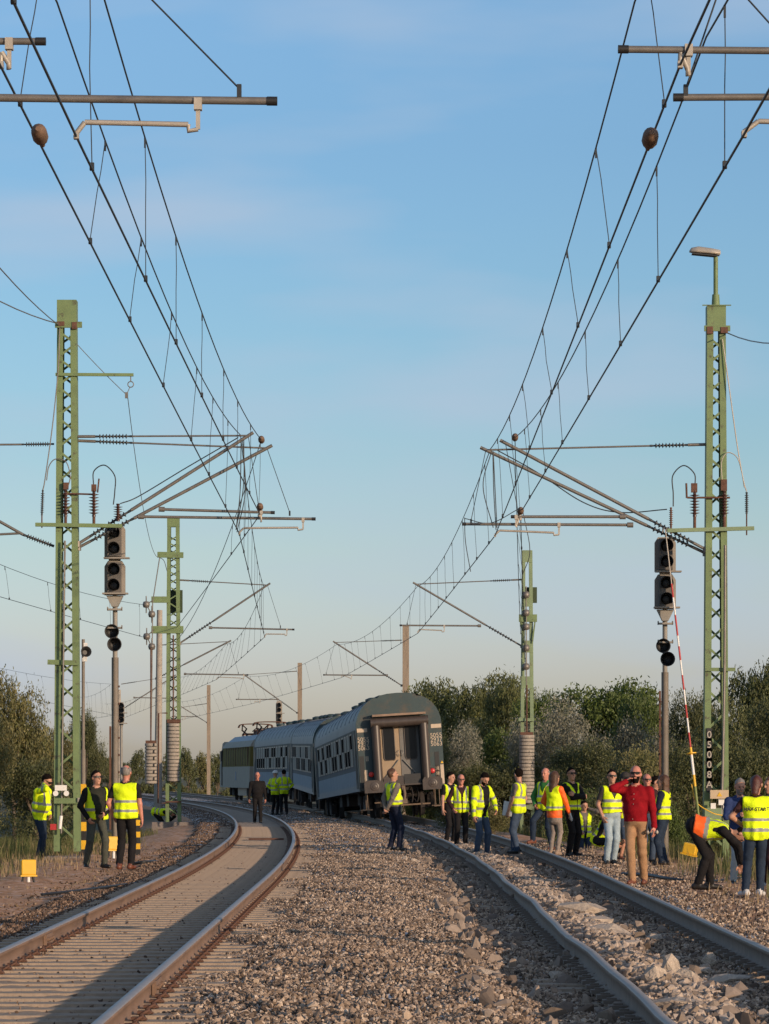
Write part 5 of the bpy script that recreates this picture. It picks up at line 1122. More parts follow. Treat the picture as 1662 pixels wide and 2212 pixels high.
edge2 = lambda s, Z: np.clip((s-5.3-.5*np.sin(Z*.5))/1.5, 0, 1)
X, Z = region(50000, 5.0, 15, 48, 130, edge2); blades('grass', 'green grass and weeds on the right bank', X, Z, .42, m_grass, 4)
X, Z = region(9000, 4.6, 9, 44, 80, lambda s, Z: (.3+.7*np.sin(Z*.9+s*2)**2)*np.clip((s-4.4)/1.5, 0, 1)); blades('dry_grass', 'dry grass tufts on the verge right of the tracks', X, Z, .13, m_dry, 6)
# fallen twigs on the earth
X, Z = region(1500, -8, -4.6, 42, 80); blades('twigs', 'dry twigs and stalks lying on the bare earth at the left', X, Z, .05, m_dry, 8, wd=.012, lean=6)
# ------------------------------------------------------------------ people: one smooth surface each, grown from a posed skeleton
class Grid:
    def __init__(s, lo, hi, h):
        s.h = h; s.lo = np.array(lo, float); s.n = np.ceil((np.array(hi)-s.lo)/h).astype(int)+1
        s.ax = [s.lo[i]+h*np.arange(s.n[i]) for i in range(3)]; s.D = np.full(s.n, .5); s.N = np.full(s.n, .5); s.T = np.zeros(s.n, np.int16)
    def sub(s, lo, hi):
        a = np.clip(((np.array(lo)-s.lo)/s.h).astype(int), 0, s.n-1); b = np.clip(((np.array(hi)-s.lo)/s.h).astype(int)+2, 1, s.n)
        sl = tuple(slice(a[i], b[i]) for i in range(3)); return sl, np.stack(np.meshgrid(*[s.ax[i][sl[i]] for i in range(3)], indexing='ij'), -1)
    def put(s, sl, d, k, tag):
        D = s.D[sl]; h = np.clip(.5+.5*(D-d)/k, 0, 1); s.D[sl] = D*(1-h)+d*h-k*h*(1-h)
        m = d < s.N[sl]; s.N[sl] = np.where(m, d, s.N[sl]); s.T[sl] = np.where(m, tag, s.T[sl])
    def cap(s, a, b, ra, rb, tag=0, k=.03, squash=None):
        a = np.array(a, float); b = np.array(b, float); m = max(ra, rb)+.09
        sl, p = s.sub(np.minimum(a, b)-m, np.maximum(a, b)+m)
        if p.size == 0: return
        ab = b-a; t = np.clip(((p-a) @ ab)/(ab @ ab+1e-9), 0, 1); q = p-a-t[..., None]*ab
        if squash is not None: q = q*np.array(squash)
        s.put(sl, np.sqrt((q**2).sum(-1))-(ra+t*(rb-ra)), k, tag)
    def ell(s, c, r, tag=0, k=.03, Rm=None):
        c = np.array(c, float); r = np.array(r, float); m = r.max()+.09; sl, p = s.sub(c-m, c+m)
        if p.size == 0: return
        q = (p-c) if Rm is None else (p-c) @ np.array(Rm)
        k0 = np.sqrt(((q/r)**2).sum(-1))+1e-6; k1 = np.sqrt(((q/r**2)**2).sum(-1))+1e-6
        s.put(sl, k0*(k0-1)/k1, k, tag)
    def mesh(s):
        D = s.D; n = s.n; S = D < 0; c = tuple(n-1)
        cnt = np.zeros(c); acc = np.zeros(c+(3,))
        base = np.stack(np.meshgrid(*[np.arange(k) for k in c], indexing='ij'), -1).astype(float)
        off_ = [(i, j, k) for i in (0, 1) for j in (0, 1) for k in (0, 1)]
        g = lambda A, o: A[o[0]:n[0]-1+o[0], o[1]:n[1]-1+o[1], o[2]:n[2]-1+o[2]]
        for i, a in enumerate(off_):
            for b in off_[i+1:]:
                if sum(abs(x-y) for x, y in zip(a, b)) != 1: continue
                sa, sb = g(S, a), g(S, b); m = sa != sb
                da, db = g(D, a), g(D, b); t = np.where(m, da/(da-db+1e-12), 0)[..., None]
                acc += np.where(m[..., None], np.array(a)+t*(np.array(b)-np.array(a)), 0); cnt += m
        act = cnt > 0; idx = np.full(c, -1); idx[act] = np.arange(act.sum())
        V = (base[act]+acc[act]/cnt[act][:, None])*s.h+s.lo; F_ = []
        for ax in range(3):
            u, v = (ax+1) % 3, (ax+2) % 3
            o2 = [0, 0, 0]; o2[ax] = 1
            A = S[tuple(slice(0, n[i]-1) if i == ax else slice(1, n[i]-1) for i in range(3))]
            B = S[tuple(slice(1, n[i]) if i == ax else slice(1, n[i]-1) for i in range(3))]
            m = A != B; ii = np.argwhere(m)
            if not len(ii): continue
            p = ii.copy(); p[:, u] += 1; p[:, v] += 1
            def ci(du, dv): q = p.copy(); q[:, u] -= du; q[:, v] -= dv; return idx[q[:, 0], q[:, 1], q[:, 2]]
            Q = np.stack([ci(1, 1), ci(0, 1), ci(0, 0), ci(1, 0)], 1); flip = ~A[m]
            Q[flip] = Q[flip][:, ::-1]; F_.append(Q)
        F_ = np.concatenate(F_); F_ = F_[(F_ >= 0).all(1)]
        ci_ = np.clip(np.round((V-s.lo)/s.h).astype(int), 0, n-1)
        return V, F_, s.T[ci_[:, 0], ci_[:, 1], ci_[:, 2]]
def ik(a, t, l1, l2, hint):
    a = np.array(a, float); t = np.array(t, float); d = t-a; L = np.linalg.norm(d); u = d/L; L = min(L, (l1+l2)*.998)
    x = (l1*l1-l2*l2+L*L)/(2*L); h_ = sqrt(max(l1*l1-x*x, 0)); w = np.array(hint, float); w = w-u*(w @ u); w /= np.linalg.norm(w)+1e-9
    return a+u*x+w*h_, a+u*L
HV = M('hi_vis_yellow', (.74, .93, .012), .7, 0, .16, 4.5, .020, 8, rand=.10, spec=.2)
HO = M('hi_vis_orange', (.95, .14, .015), .6, 0, .10, 6, .010, 9)
RF = M('reflective_tape', (.27, .27, .26), .45, 0, .1, 12)
_cm = {}
def cloth(name, c, bump=.012, rough=.85):
    if name not in _cm: _cm[name] = M(name, c, rough, 0, .22, 7, bump, 11, spec=.15)
    return _cm[name]
SK = M('skin', (.46, .24, .16), .55, 0, .12, 9); SK2 = M('skin_red', (.50, .21, .15), .5, 0, .12, 9)
EYE = M('eye', (.03, .02, .02), .3, 0, 0)
BLK = cloth('black_cloth', (.014, .013, .014)); NAVY = cloth('navy_cloth', (.015, .02, .04)); JEAN = cloth('blue_denim', (.05, .075, .12)); JEAND = cloth('dark_denim', (.022, .035, .06)); JEANL = cloth('light_denim', (.30, .38, .43))
TAN = cloth('tan_trousers', (.34, .20, .11)); RED = cloth('dark_red_shirt', (.25, .006, .012)); GREYS = cloth('grey_shirt', (.16, .14, .12)); GREENT = cloth('green_shirt', (.05, .20, .05)); OLIVE = cloth('olive_trousers', (.07, .075, .06)); BLUEJ = cloth('blue_jacket', (.03, .05, .14)); LEGG = cloth('grey_leggings', (.27, .23, .20)); PLUM = cloth('dark_plum_cloth', (.045, .02, .022)); CHAR = cloth('charcoal_cloth', (.05, .045, .042)); BEIG = cloth('beige_cloth', (.32, .30, .27))
SHB = M('black_shoes', (.015, .013, .012), .5); SHBR = M('brown_shoes', (.16, .055, .03), .5); SHW = M('white_shoes', (.6, .58, .56), .6); SHT = M('tan_shoes', (.30, .22, .16), .7)
HRB = M('dark_hair', (.010, .007, .006), 1, 0, .4, 40, .004, 90, spec=.08); HRG = M('grey_hair', (.20, .18, .165), .6, 0, .3, 40, .004, 90); HRN = M('brown_hair', (.085, .04, .02), .5, 0, .35, 30, .004, 90, stretch=(6, 6, 1)); HRR = M('auburn_hair', (.075, .02, .012), .5, 0, .3, 30, .004, 90)
GLS = M('sunglass_plastic', (.01, .009, .009), .45, spec=.3)
def rot_x(a): return np.array([[1, 0, 0], [0, cos(a), -sin(a)], [0, sin(a), cos(a)]])
def rot_z(a): return np.array([[cos(a), -sin(a), 0], [sin(a), cos(a), 0], [0, 0, 1]])
def person(label, x, yf, stature, yaw=0, Z=None, z0=None, lean=0, pel=(0, 0, .97), head=(0, 0), hands=None, feet=None, top=BLK, bot=BLK, shoe=SHB, sleeve='long', skin=SK, vest=None, vopts=None, jacket=None, hair=HRB, hair_style='short', glasses=None, beard=None, girth=1., belt=1.0, group=None, shorts=False, skirt=None, cap_=None, helmet=None, vox=.0155, breadth=1., curl=(.5, .5), sleevem=None, female=False, arms_t=None):
    if Z is None:
        Z = CAM_H*FPX/(yf-1675)
        for _ in range(6): Z = (CAM_H-gz((x-831)/FPX*Z, Z))*FPX/(yf-1675)
    X = (x-831)/FPX*Z; zz = CAM_H-(yf-1675)/FPX*Z if z0 is None else z0; sc = stature/1.78
    t = empty('person', (X, Z, zz), label, 'person', group, rz=pi+R(yaw)); t.scale = (sc,)*3
    P0 = np.array(pel, float); Rl = rot_x(-R(lean)); U = lambda p: P0+Rl @ (np.array(p, float)-np.array([0, 0, .97]))
    sh = .185*breadth*(.9 if female else 1); g_ = girth
    # joints
    SHD = {1: U((sh, 0, 1.415)), -1: U((-sh, 0, 1.415))}
    HIP = {1: P0+np.array([.085, 0, -.05]), -1: P0+np.array([-.085, 0, -.05])}
    hd = {1: ((.27, .03, .80), (.2, -1, 0)), -1: ((-.27, .03, .80), (-.2, -1, 0))}
    if hands: hd.update(hands)
    ft = {1: ((.11, .0, .085), (0, 1, 0), 8), -1: ((-.11, .0, .085), (0, 1, 0), -8)}
    if feet: ft.update(feet)
    TOP, BOT, SKN, SHO, EY, BRD, SLV = range(7)
    mats = [top, bot, skin, shoe, EYE, beard or skin, sleevem or jacket or top, RF]
    pts = [P0, U((0, 0, 1.5))]; arms = {}; legs = {}
    for s in (1, -1):
        tgt = np.array(hd[s][0], float); tgt = U(tgt) if len(hd[s]) < 3 else tgt
        e, w = ik(SHD[s], tgt, .295, .265, Rl @ np.array(hd[s][1], float)); arms[s] = (e, w)
        k_, a_ = ik(HIP[s], ft[s][0], .44, .42, ft[s][1]); legs[s] = (k_, a_); pts += [e, w, k_, a_, a_+[0, .2, 0], a_-[0, .08, .08]]
    A = np.array(pts); G = Grid(A.min(0)-.17, A.max(0)+.17, vox)
    tj = jacket or top
    loose = .026 if jacket else .008
    G.ell(U((0, 0, .97)), (.165*g_**.5, .125*g_**.6, .13), BOT if not jacket else TOP, .04, Rl)
    G.ell(U((0, .015*g_, 1.12)), (.150*g_+loose, .112*g_**1.5+loose, .17), TOP, .04, Rl)
    G.ell(U((0, 0, 1.29)), ((.168*breadth*(.88 if female else 1))*g_**.3+loose, .118*g_**.4+loose, .19), TOP, .04, Rl)
    if female: G.ell(U((0, .07, 1.28)), (.12, .07, .07), TOP, .04, Rl)
    G.cap(U((-sh+.03, -.01, 1.405)), U((sh-.03, -.01, 1.405)), .068+loose*.5, .068+loose*.5, TOP, .05)
    G.cap(U((0, -.01, 1.43)), U((0, .012, 1.56)), .056*(.85 if female else 1), .052*(.85 if female else 1), SKN, .03)
    G.cap(U((-.05, -.01, 1.455)), U((.05, -.01, 1.455)), .052, .052, TOP, .04)
    for s in (1, -1):
        e, w = arms[s]; lr = .012 if (sleeve == 'long' or jacket) else 0; S0 = SHD[s]
        G.cap(S0, S0+(e-S0)*(.62 if sleeve == 'short' and not jacket else 1.), .056+lr*.6, (.052 if sleeve == 'short' else .046)+lr, SLV, .035)
        if sleeve == 'short' and not jacket: G.cap(S0+(e-S0)*.6, e, .043, .040, SKN, .02)
        G.cap(e, w, .043+lr*.9, .029+lr*1.1, SLV if (sleeve == 'long' or jacket) else SKN, .02)
        k_, a_ = legs[s]; H0 = HIP[s]
        ba = .0 if bot is LEGG else .014
        G.cap(H0, k_, .088 if not female else .090, .060+ba*.7, BOT, .03)
        if shorts: G.cap(k_+(H0-k_)*.0, k_+(a_-k_)*.95, .052, .036, SKN, .006)
        else: G.cap(k_, a_+(k_-a_)*.06, .055+ba*.7, .042+ba*1.3, BOT, .03)
        if not shorts: G.cap(k_+(a_-k_)*.25+np.array([0, -.012, 0]), k_+(a_-k_)*.5+np.array([0, -.012, 0]), .050+ba*.4, .046+ba*.4, BOT, .04)
        yw = R(-ft[s][2]); fdir = np.array([sin(R(ft[s][2])), cos(R(ft[s][2])), 0]); tilt = ft[s][3] if len(ft[s]) > 3 else 0
        heel = a_+np.array([0, 0, -.035])-fdir*.05; toe = a_+fdir*.155+np.array([0, 0, -.052-.155*tilt])
        G.cap(a_+np.array([0, 0, -.0]), heel, .040, .044, SHO, .02); G.cap(heel, toe, .044, .036, SHO, .02)
    if skirt is not None: G.ell(P0+[0, 0, -.12], (.17, .14, .2), TOP, .03)
    # cloth folds
    Xg, Yg, Zg = np.meshgrid(*G.ax, indexing='ij'); band = np.abs(G.D) < .05; ph = (x*.37) % 6
    fold = (.0042*np.sin(Zg*34+Xg*25*np.sin(Yg*9+ph)+ph)*np.sin(Xg*22+Zg*13+ph)+.002*np.sin(Zg*70+Yg*50+Xg*40+ph)*np.sin(Yg*30+ph))*np.where(G.T == BOT, .75, 1.15)
    G.D = np.where(band & (G.T != SKN) & (G.T != SHO), G.D+fold, G.D); del Xg, Yg, Zg
    V, F_, T = G.mesh()
    fc = V[F_].mean(1); ft_ = T[F_[:, 0]].astype(int)
    loc_ = (fc-P0) @ Rl+np.array([0, 0, .97])      # back into the upright torso frame
    torso = ((ft_ == TOP) | (ft_ == BOT)) & (np.abs(loc_[:, 0]) < .30)
    belt_z = belt-.12 if jacket else belt
    isb = torso & (ft_ != SLV)
    near_leg = (loc_[:, 2] < belt_z)
    ft_ = np.where(isb & ~near_leg & (ft_ == BOT) & (loc_[:, 2] > belt_z), TOP, ft_); ft_ = np.where(isb & (ft_ == TOP) & near_leg, BOT, ft_)
    mi = ft_.copy()
    if jacket:      # sleeved hi-vis jacket: bands on body and sleeves, open front shows the shirt
        mats[TOP] = jacket; mats.append(top); mats[SLV] = jacket
        tz = loc_[:, 2]; m = (mi == TOP)
        mi = np.where(m & (((tz > 1.15) & (tz < 1.20)) | ((tz > .99) & (tz < 1.04)) | ((np.abs(np.abs(loc_[:, 0])-.11) < .023) & (tz > 1.17))), 7, mi)
        gap = (vopts or {}).get('gap', .0)
        if gap: mi = np.where((m | (mi == 7)) & (loc_[:, 1] > .02) & (np.abs(loc_[:, 0]-(vopts or {}).get('gx', 0)) < gap*(.5+.5*np.clip((tz-.9)/.5, 0, 1.4))), 8, mi)
        if skirt is None:
            mi = np.where((mi == BOT) & (tz > .84) & (np.abs(loc_[:, 0]) < .22) & torso, TOP, mi)
        for s in (1, -1):
            e, w = arms[s]
            for a_, b_, f0, f1 in ((SHD[s], e, .62, .80), (e, w, .55, .75)):
                tt = ((fc-a_) @ (b_-a_))/((b_-a_) @ (b_-a_)); dd = np.linalg.norm(fc-a_-np.clip(tt, 0, 1)[:, None]*(b_-a_), axis=1)
                mi = np.where((mi == SLV) & (tt > f0) & (tt < f1) & (dd < .075), 7, mi)
    Vs, Fs, Ms = [V], [F_], [mi]; nv = len(V)
    def addp(v, f, m):
        nonlocal nv
        Vs.append(v); Fs.append(np.asarray(f)+nv); Ms.append(np.asarray(m)); nv += len(v)
    # hands
    hp = {}
    for s in (1, -1):
        e, w = arms[s]; zd = (w-e)/np.linalg.norm(w-e); fwd = Rl @ np.array([0, 1, 0.]); inn = Rl @ np.array([-s, 0, 0.])
        o3 = (arms_t or {}).get(s)
        pn = np.array(o3, float) if o3 is not None else inn*.9+fwd*-.2
        pn = pn-zd*(pn @ zd); pn /= np.linalg.norm(pn)+1e-9; th = np.cross(pn, zd)*s*-1.0
        if th @ fwd < 0 and o3 is None: th = -th
        Rh = np.stack([th, pn, zd], 1); cu = curl[0] if s > 0 else curl[1]
        g2 = Grid((-.075, -.05, -.06), (.085, .10, .20), .0075)
        g2.cap((0, 0, -.05), (0, 0, .02), .029, .027, 2, .015); g2.ell((0, .002, .052), (.042, .017, .05), 2, .015)
        for bx, ln in ((-.031, .058), (-.011, .072), (.011, .078), (.031, .068)):
            a_ = np.array([bx, .002, .082]); d1 = np.array([bx*.8, sin(cu*.9), cos(cu*.9)]); b_ = a_+d1*ln*.55; d2 = np.array([0, sin(cu*2.1), cos(cu*2.1)]); c_ = b_+d2*ln*.5
            g2.cap(a_, b_, .0102, .0092, 2, .004); g2.cap(b_, c_, .0092, .008, 2, .004)
        g2.cap((.028, .004, .022), (.058, .014+.02*cu, .050), .0125, .0115, 2, .008); g2.cap((.058, .014+.02*cu, .050), (.060, .022+.045*cu, .078), .0112, .0095, 2, .004)
        v, f, _ = g2.mesh(); addp(v @ Rh.T+w, f, np.full(len(f), SKN)); hp[s] = (w, zd, pn, th)
    # head
    HC = U((0, .0, 1.56)); Rh = Rl @ rot_z(-R(head[1])) @ rot_x(-R(head[0])); HCc = HC+Rh @ np.array([0, .018, .098]); Rh = Rh*1.06
    g3 = Grid((-.11, -.13, -.15), (.11, .15, .15), .0095)
    g3.ell((0, -.012, .028), (.076, .096, .094), 2, .02); g3.ell((0, .022, -.045), (.057, .068, .074), 2, .035); g3.cap((0, .05, -.098), (0, .062, -.098), .028, .024, 2, .02)
    g3.cap((0, .084, .028), (0, .106, -.016), .009, .0145, 2, .012); g3.cap((-.032, .080, .038), (.032, .080, .038), .010, .010, 2, .015); g3.cap((-.018, .084, -.052), (.018, .084, -.052), .009, .009, 2, .008)
    g3.cap((0, -.01, -.16), (0, -.01, -.06), .05, .052, 2, .03)
    for s in (1, -1): g3.ell((s*.078, -.008, -.004), (.011, .021, .032), 2, .006)
    v, f, _ = g3.mesh(); c_ = v[f].mean(1); m = np.full(len(f), SKN)
    if beard: m = np.where((c_[:, 2] < -.030) & (c_[:, 2] > -.128) & (c_[:, 1] > .028) & ~((np.abs(c_[:, 0]) < .018) & (c_[:, 2] > -.062) & (c_[:, 2] < -.045)), BRD, m)
    addp(v @ Rh.T+HCc, f, m)
    for s in (1, -1):
        g4 = MB(); g4.lathe([(.004, -.009), (.010, -.004), (.010, .004), (.004, .009)], (s*.031, .083, .014), (0, 1, 0), 8)
        vv = np.array([tuple(q) for q in g4.v]); fq = [q for q in g4.f if len(q) == 4]; addp(vv @ Rh.T+HCc, fq, np.full(len(fq), EY))
    me = np_mesh('body', np.concatenate(Vs), np.concatenate(Fs), mats, np.concatenate(Ms)); obj('body', me, t)
    # hair
    def child(name, v, f, mat, mi_=None, dn=True):
        return obj(name, np_mesh(name, v @ Rh.T+HCc if dn else v, f, mat if isinstance(mat, list) else [mat], mi_), t)
    if hair is not None:
        g5 = Grid((-.15, -.22, -.44), (.15, .15, .16), .0115); th_ = .007
        g5.ell((0, -.018, .034), (.076+th_, .098+th_*.8, .096+th_), 0, .02)
        if hair_style == 'long': g5.cap((0, -.06, .02), (0, -.10, -.36), .086, .045, 0, .05, squash=(.85, 1.35, 1)); g5.cap((.05, -.03, -.02), (.075, -.04, -.22), .045, .03, 0, .04); g5.cap((-.05, -.03, -.02), (-.075, -.04, -.22), .045, .03, 0, .04)
        if hair_style == 'bun': g5.cap((0, -.07, -.02), (0, -.10, -.12), .07, .05, 0, .04)
        v, f, _ = g5.mesh(); v = v+(.004*np.sin(v*[70, 60, 50]+1)[:, [1, 2, 0]]); c_ = v[f].mean(1); cx_, cy_, cz_ = c_.T
        keep = ((cy_ < np.maximum(-.006, -.04+cz_*1.15)) & (cz_ > -.085)) | (cz_ > .094)
        if hair_style == 'sides': keep = (cz_ < .058) & (cz_ > -.07) & (cy_ < .012)
        if hair_style == 'crown_bald': keep = ((cz_ < .085) & (cz_ > -.08) & (cy_ < .03)) & ~((cz_ > .055) & (np.abs(cx_) < .06) & (cy_ > -.10))
        if hair_style in ('long', 'bun'): keep = (cy_ < .0+np.clip(cz_, -.03, .2)*1.0) | (cz_ > .092) | ((cz_ < -.03) & (cy_ < .0))
        child('hair', v, f[keep], hair)
    if glasses:
        b = MB(); 
        for s in (1, -1): b.box((s*.035, .100, .016), (.056, .012, .037 if glasses == 'sun' else .030), 0, rot=Matrix.Rotation(-s*.22, 3, 'Z')); b.bar((s*.062, .094, .024), (s*.084, -.01, .018), .006, .012)
        b.box((0, .106, .024), (.03, .008, .010)); vv = [tuple(Rh @ np.array(q)+HCc) for q in b.v]; b.v = vv; b.build('glasses', GLS if glasses == 'sun' else CHAR, t)
    if cap_ is not None:
        g6 = Grid((-.12, -.15, -.0), (.12, .22, .16), .012); g6.ell((0, -.015, .045), (.095, .115, .10), 0); g6.cap((0, .08, .052), (0, .15, .045), .06, .05, 0, .02, squash=(1, 1, 4))
        v, f, _ = g6.mesh(); child('cap', v, f[v[f].mean(1)[:, 2] > .015], cap_)
    if helmet is not None:
        g6 = Grid((-.16, -.18, -.02), (.16, .20, .2), .012); g6.ell((0, -.01, .05), (.108, .130, .11), 0); g6.cap((0, -.02, .045), (0, .05, .045), .12, .11, 0, .01, squash=(1, 1, 7))
        v, f, _ = g6.mesh(); child('helmet', v, f[v[f].mean(1)[:, 2] > .02], helmet)
    # vest
    if vest is not None:
        vo = dict(hem=.86, neck='v', gap=.0, bands=(1.0, 1.14), straps=False, low=None, sl=.185, bw=.048, text=None); vo.update(vopts or {})
        o_ = .027; lo = np.minimum(U((0, 0, .8)), U((0, 0, 1.5)))-.30; hi = np.maximum(U((0, 0, .8)), U((0, 0, 1.5)))+.30; g7 = Grid(lo, hi, .0145)
        g7.ell(U((0, 0, .95)), (.172*g_**.5+o_, .132*g_**.6+o_, .17), 0, .05, Rl); g7.ell(U((0, .015*g_, 1.12)), (.158*g_+o_, .118*g_**1.5+o_, .18), 0, .05, Rl)
        g7.ell(U((0, 0, 1.29)), (.168*breadth*(.88 if female else 1)*g_**.3+o_, .118*g_**.4+o_, .19), 0, .04, Rl); g7.cap(U((-sh+.02, -.01, 1.40)), U((sh-.02, -.01, 1.40)), .074+o_*.6, .074+o_*.6, 0, .05)
        if female: g7.ell(U((0, .07, 1.28)), (.13, .085, .08), 0, .04, Rl)
        pp = np.stack(np.meshgrid(*g7.ax, indexing='ij'), -1); q = (pp-P0) @ Rl+np.array([0, 0, .97])
        wv = .010*np.sin(np.arctan2(q[..., 1], q[..., 0])*7+ph)*np.clip((1.25-q[..., 2])/.3, 0, 1)+.004*np.sin(q[..., 2]*38+q[..., 0]*20+ph)
        D = g7.D+wv; D = np.maximum(D, vo['hem']+.012*np.sin(q[..., 0]*9+ph)-q[..., 2]); D = np.maximum(D, np.abs(q[..., 0])-vo['sl']-.012*np.clip((1.3-q[..., 2])/.2, 0, 2))
        D = np.maximum(D, .088-np.sqrt(q[..., 0]**2+(q[..., 1]-.01)**2)) if False else D
        g7.D = D; v, f, _ = g7.mesh(); c_ = (v[f].mean(1)-P0) @ Rl+np.array([0, 0, .97]); x_, y_, z_ = c_.T
        keep = ~((z_ > 1.40) & (x_**2+y_**2 < .088**2))
        if vo['neck'] == 'v': keep &= ~((y_ > 0) & (z_ > 1.24) & (np.abs(x_) < .095*(z_-1.24)/.2+.004))
        gp_ = vo['gap']
        if gp_: keep &= ~((y_ > 0) & (np.abs(x_) < gp_*(.45+.55*np.clip((z_-.9)/.5, 0, 1))))
        mi_ = np.zeros(len(f), int)
        for bz_ in vo['bands']: mi_[(z_ > bz_) & (z_ < bz_+vo['bw'])] = 1
        if vo['straps']: mi_[(np.abs(np.abs(x_)-.105) < .022) & (z_ > vo['bands'][-1])] = 1
        if vo['low'] is not None: mi_[(z_ < vo['low']) & (mi_ == 0)] = 2
        obj('vest', np_mesh('vest', v, f[keep], [vest, RF, HO], mi_[keep]), t)
        if vo['text']:
            cu = bpy.data.curves.new('lettering', 'FONT'); cu.body = vo['text']; cu.size = .072; cu.extrude = .0015; cu.offset = .002; cu.align_x = 'CENTER'; cu.materials.append(CHAR)
            o = text_obj('vest_lettering', cu, t); o.location = U((0, -.152, vo.get('tz', 1.25))); o.rotation_euler = (R(90)+R(lean), 0, 0)
    return t, hp, sc
def held(t, p, sc_=1.0):
    """world point of a point in a person's frame"""
    bpy.context.view_layer.update(); return t.matrix_world @ Vector(p)
def phone(pt, s, label):
    t, hp, sc = pt; w, zd, pn, th = hp[s]; c = w+zd*.075+pn*.03; b = MB(); m_ = Matrix([list(r_) for r_ in np.stack([th, pn, zd], 1)]); b.box((0, 0, 0), (.072, .009, .148)); b.box((.02, -.006, .05), (.02, .004, .02))
    o = b.build('mobile_phone', GLS); bpy.context.view_layer.update(); o.matrix_world = t.matrix_world @ Matrix.Translation(Vector(c)) @ m_.to_4x4(); return tag(o, label, 'phone')
EAR_R = ((.115, .075, 1.575), (1, .35, -.9)); EAR_L = ((-.115, .075, 1.575), (-1, .35, -.9))
POCK_R = ((.20, .05, .90), (.6, -1, 0)); POCK_L = ((-.20, .05, .90), (-.6, -1, 0))

# --- the three men at the tall left mast, and the one crouching behind the second mast
p = person('man in a hi-vis yellow jacket and dark jeans, bowed over his phone, farthest left', 86, 1858, 1.80, yaw=62, lean=10, head=(22, -5), hands={1: EAR_R, -1: ((-.20, .12, .95), (-1, -1, 0))}, jacket=HV, top=CHAR, bot=JEAND, shoe=SHB, hair=HRB, glasses='sun', girth=1.3, breadth=1.12, belt=.98, feet={1: ((.13, .16, .085), (0, 1, 0), 8), -1: ((-.12, -.12, .085), (0, 1, 0), -8)})
phone(p, 1, 'mobile phone at the ear of the man farthest left')
person('stout man in sunglasses with black jacket and olive trousers, beside the tall left mast', 208, 1876, 1.78, yaw=28, head=(-2, -8), hands={1: ((.20, .08, .92), (1, -.6, 0)), -1: ((-.10, .16, 1.0), (-1, -.3, -.3))}, top=cloth('black_olive_jacket', (.028, .03, .022)), sleevem=BLK, bot=OLIVE, hair=HRB, glasses='sun', girth=1.30, breadth=1.12, belt=.99, vest=HV, vopts=dict(gap=.165, hem=.90, bands=(1.05,), sl=.20), feet={1: ((.20, .0, .085), (.2, 1, 0), 25), -1: ((-.14, .05, .085), (-.2, 1, 0), -12)})
person('man seen from behind in a yellow vest and black trousers, nearest the left track', 272, 1879, 1.88, yaw=168, head=(4, 0), hands={1: ((.27, .06, .84), (.5, -1, 0)), -1: ((-.25, .10, .92), (-.8, -1, 0))}, top=BLK, sleeve='short', bot=BLK, shoe=SHBR, hair=HRG, hair_style='crown_bald', skin=SK2, girth=1.12, breadth=1.08, vest=HV, vopts=dict(neck='r', hem=.88, bands=(.98, 1.14), sl=.205), feet={1: ((.08, .04, .085), (0, 1, 0), 14), -1: ((-.10, -.06, .085), (0, 1, 0), -8)})
person('person bending down behind the second left mast in a yellow vest', 350, 1805, 1.75, yaw=70, Z=127, lean=92, pel=(0, -.25, .86), hands={1: ((.12, .2, .45), (0, 0, 1), 0), -1: ((-.12, .25, .5), (0, 0, 1), 0)}, top=BLK, bot=BLK, vest=HV, vopts=dict(neck='r'), hair=HRB, feet={1: ((.12, -.1, .085), (0, 1, 0), 8), -1: ((-.12, -.2, .085), (0, 1, 0), -8)}, vox=.02)
# --- on and beside the tracks
person('bald man in black walking towards us between the rails of the left track', 556, 1781, 1.78, yaw=8, z0=None, head=(10, 0), hands={1: ((.30, .05, .80), (.4, -1, 0)), -1: ((-.29, .0, .80), (-.4, -1, 0))}, top=BLK, bot=CHAR if False else BLK, hair=HRG, hair_style='sides', skin=SK2, girth=1.25, breadth=1.15, belt=.93, feet={1: ((.08, -.12, .10), (0, 1, 0), 6), -1: ((-.10, .16, .085), (0, 1, 0), -6)}, vox=.019)
person('worker in a white helmet and hi-vis jacket seen from behind, next to the train', 594, 1761, 1.72, yaw=150, Z=139, head=(12, 0), jacket=HV, top=BLK, bot=BLK, hair=None, helmet=m_white, girth=1.1, belt=.95, hands={1: ((.20, .16, 1.0), (1, -.4, 0)), -1: ((-.20, .16, 1.0), (-1, -.4, 0))}, vox=.02)
person('worker with dark hair in a hi-vis jacket, right of the white helmet', 614, 1760, 1.74, yaw=195, Z=138, head=(14, 0), jacket=HV, top=BLK, bot=BLK, hair=HRB, girth=1.15, belt=.95, hands={1: ((.20, .16, 1.0), (1, -.4, 0)), -1: ((-.20, .16, 1.0), (-1, -.4, 0))}, vox=.02)
person('man in vest and navy trousers, hands behind his back, watching the coach end', 852, 1839, 1.72, yaw=122, head=(-4, 18), hands={1: ((.02, -.20, .93), (1, -.5, 0)), -1: ((-.02, -.22, .95), (-1, -.6, 0))}, top=GREYS, bot=NAVY, hair=HRN, girth=1.12, belt=.98, vest=HV, vopts=dict(hem=1.02, bands=(1.06,), straps=True), lean=-4, feet={1: ((.10, .06, .085), (0, 1, 0), 10), -1: ((-.10, -.04, .085), (0, 1, 0), -6)})
person('dark haired man in a vest over black, behind the bald man in glasses', 972, 1824, 1.73, yaw=38, head=(10, -20), hands={1: ((.26, .05, .85), (.5, -1, 0)), -1: ((-.2, .1, .95), (-1, -.5, 0))}, top=BLK, sleeve='short', bot=BLK, hair=HRB, vest=HV, vopts=dict(hem=1.02, bands=(1.04,), straps=True), girth=1.05)
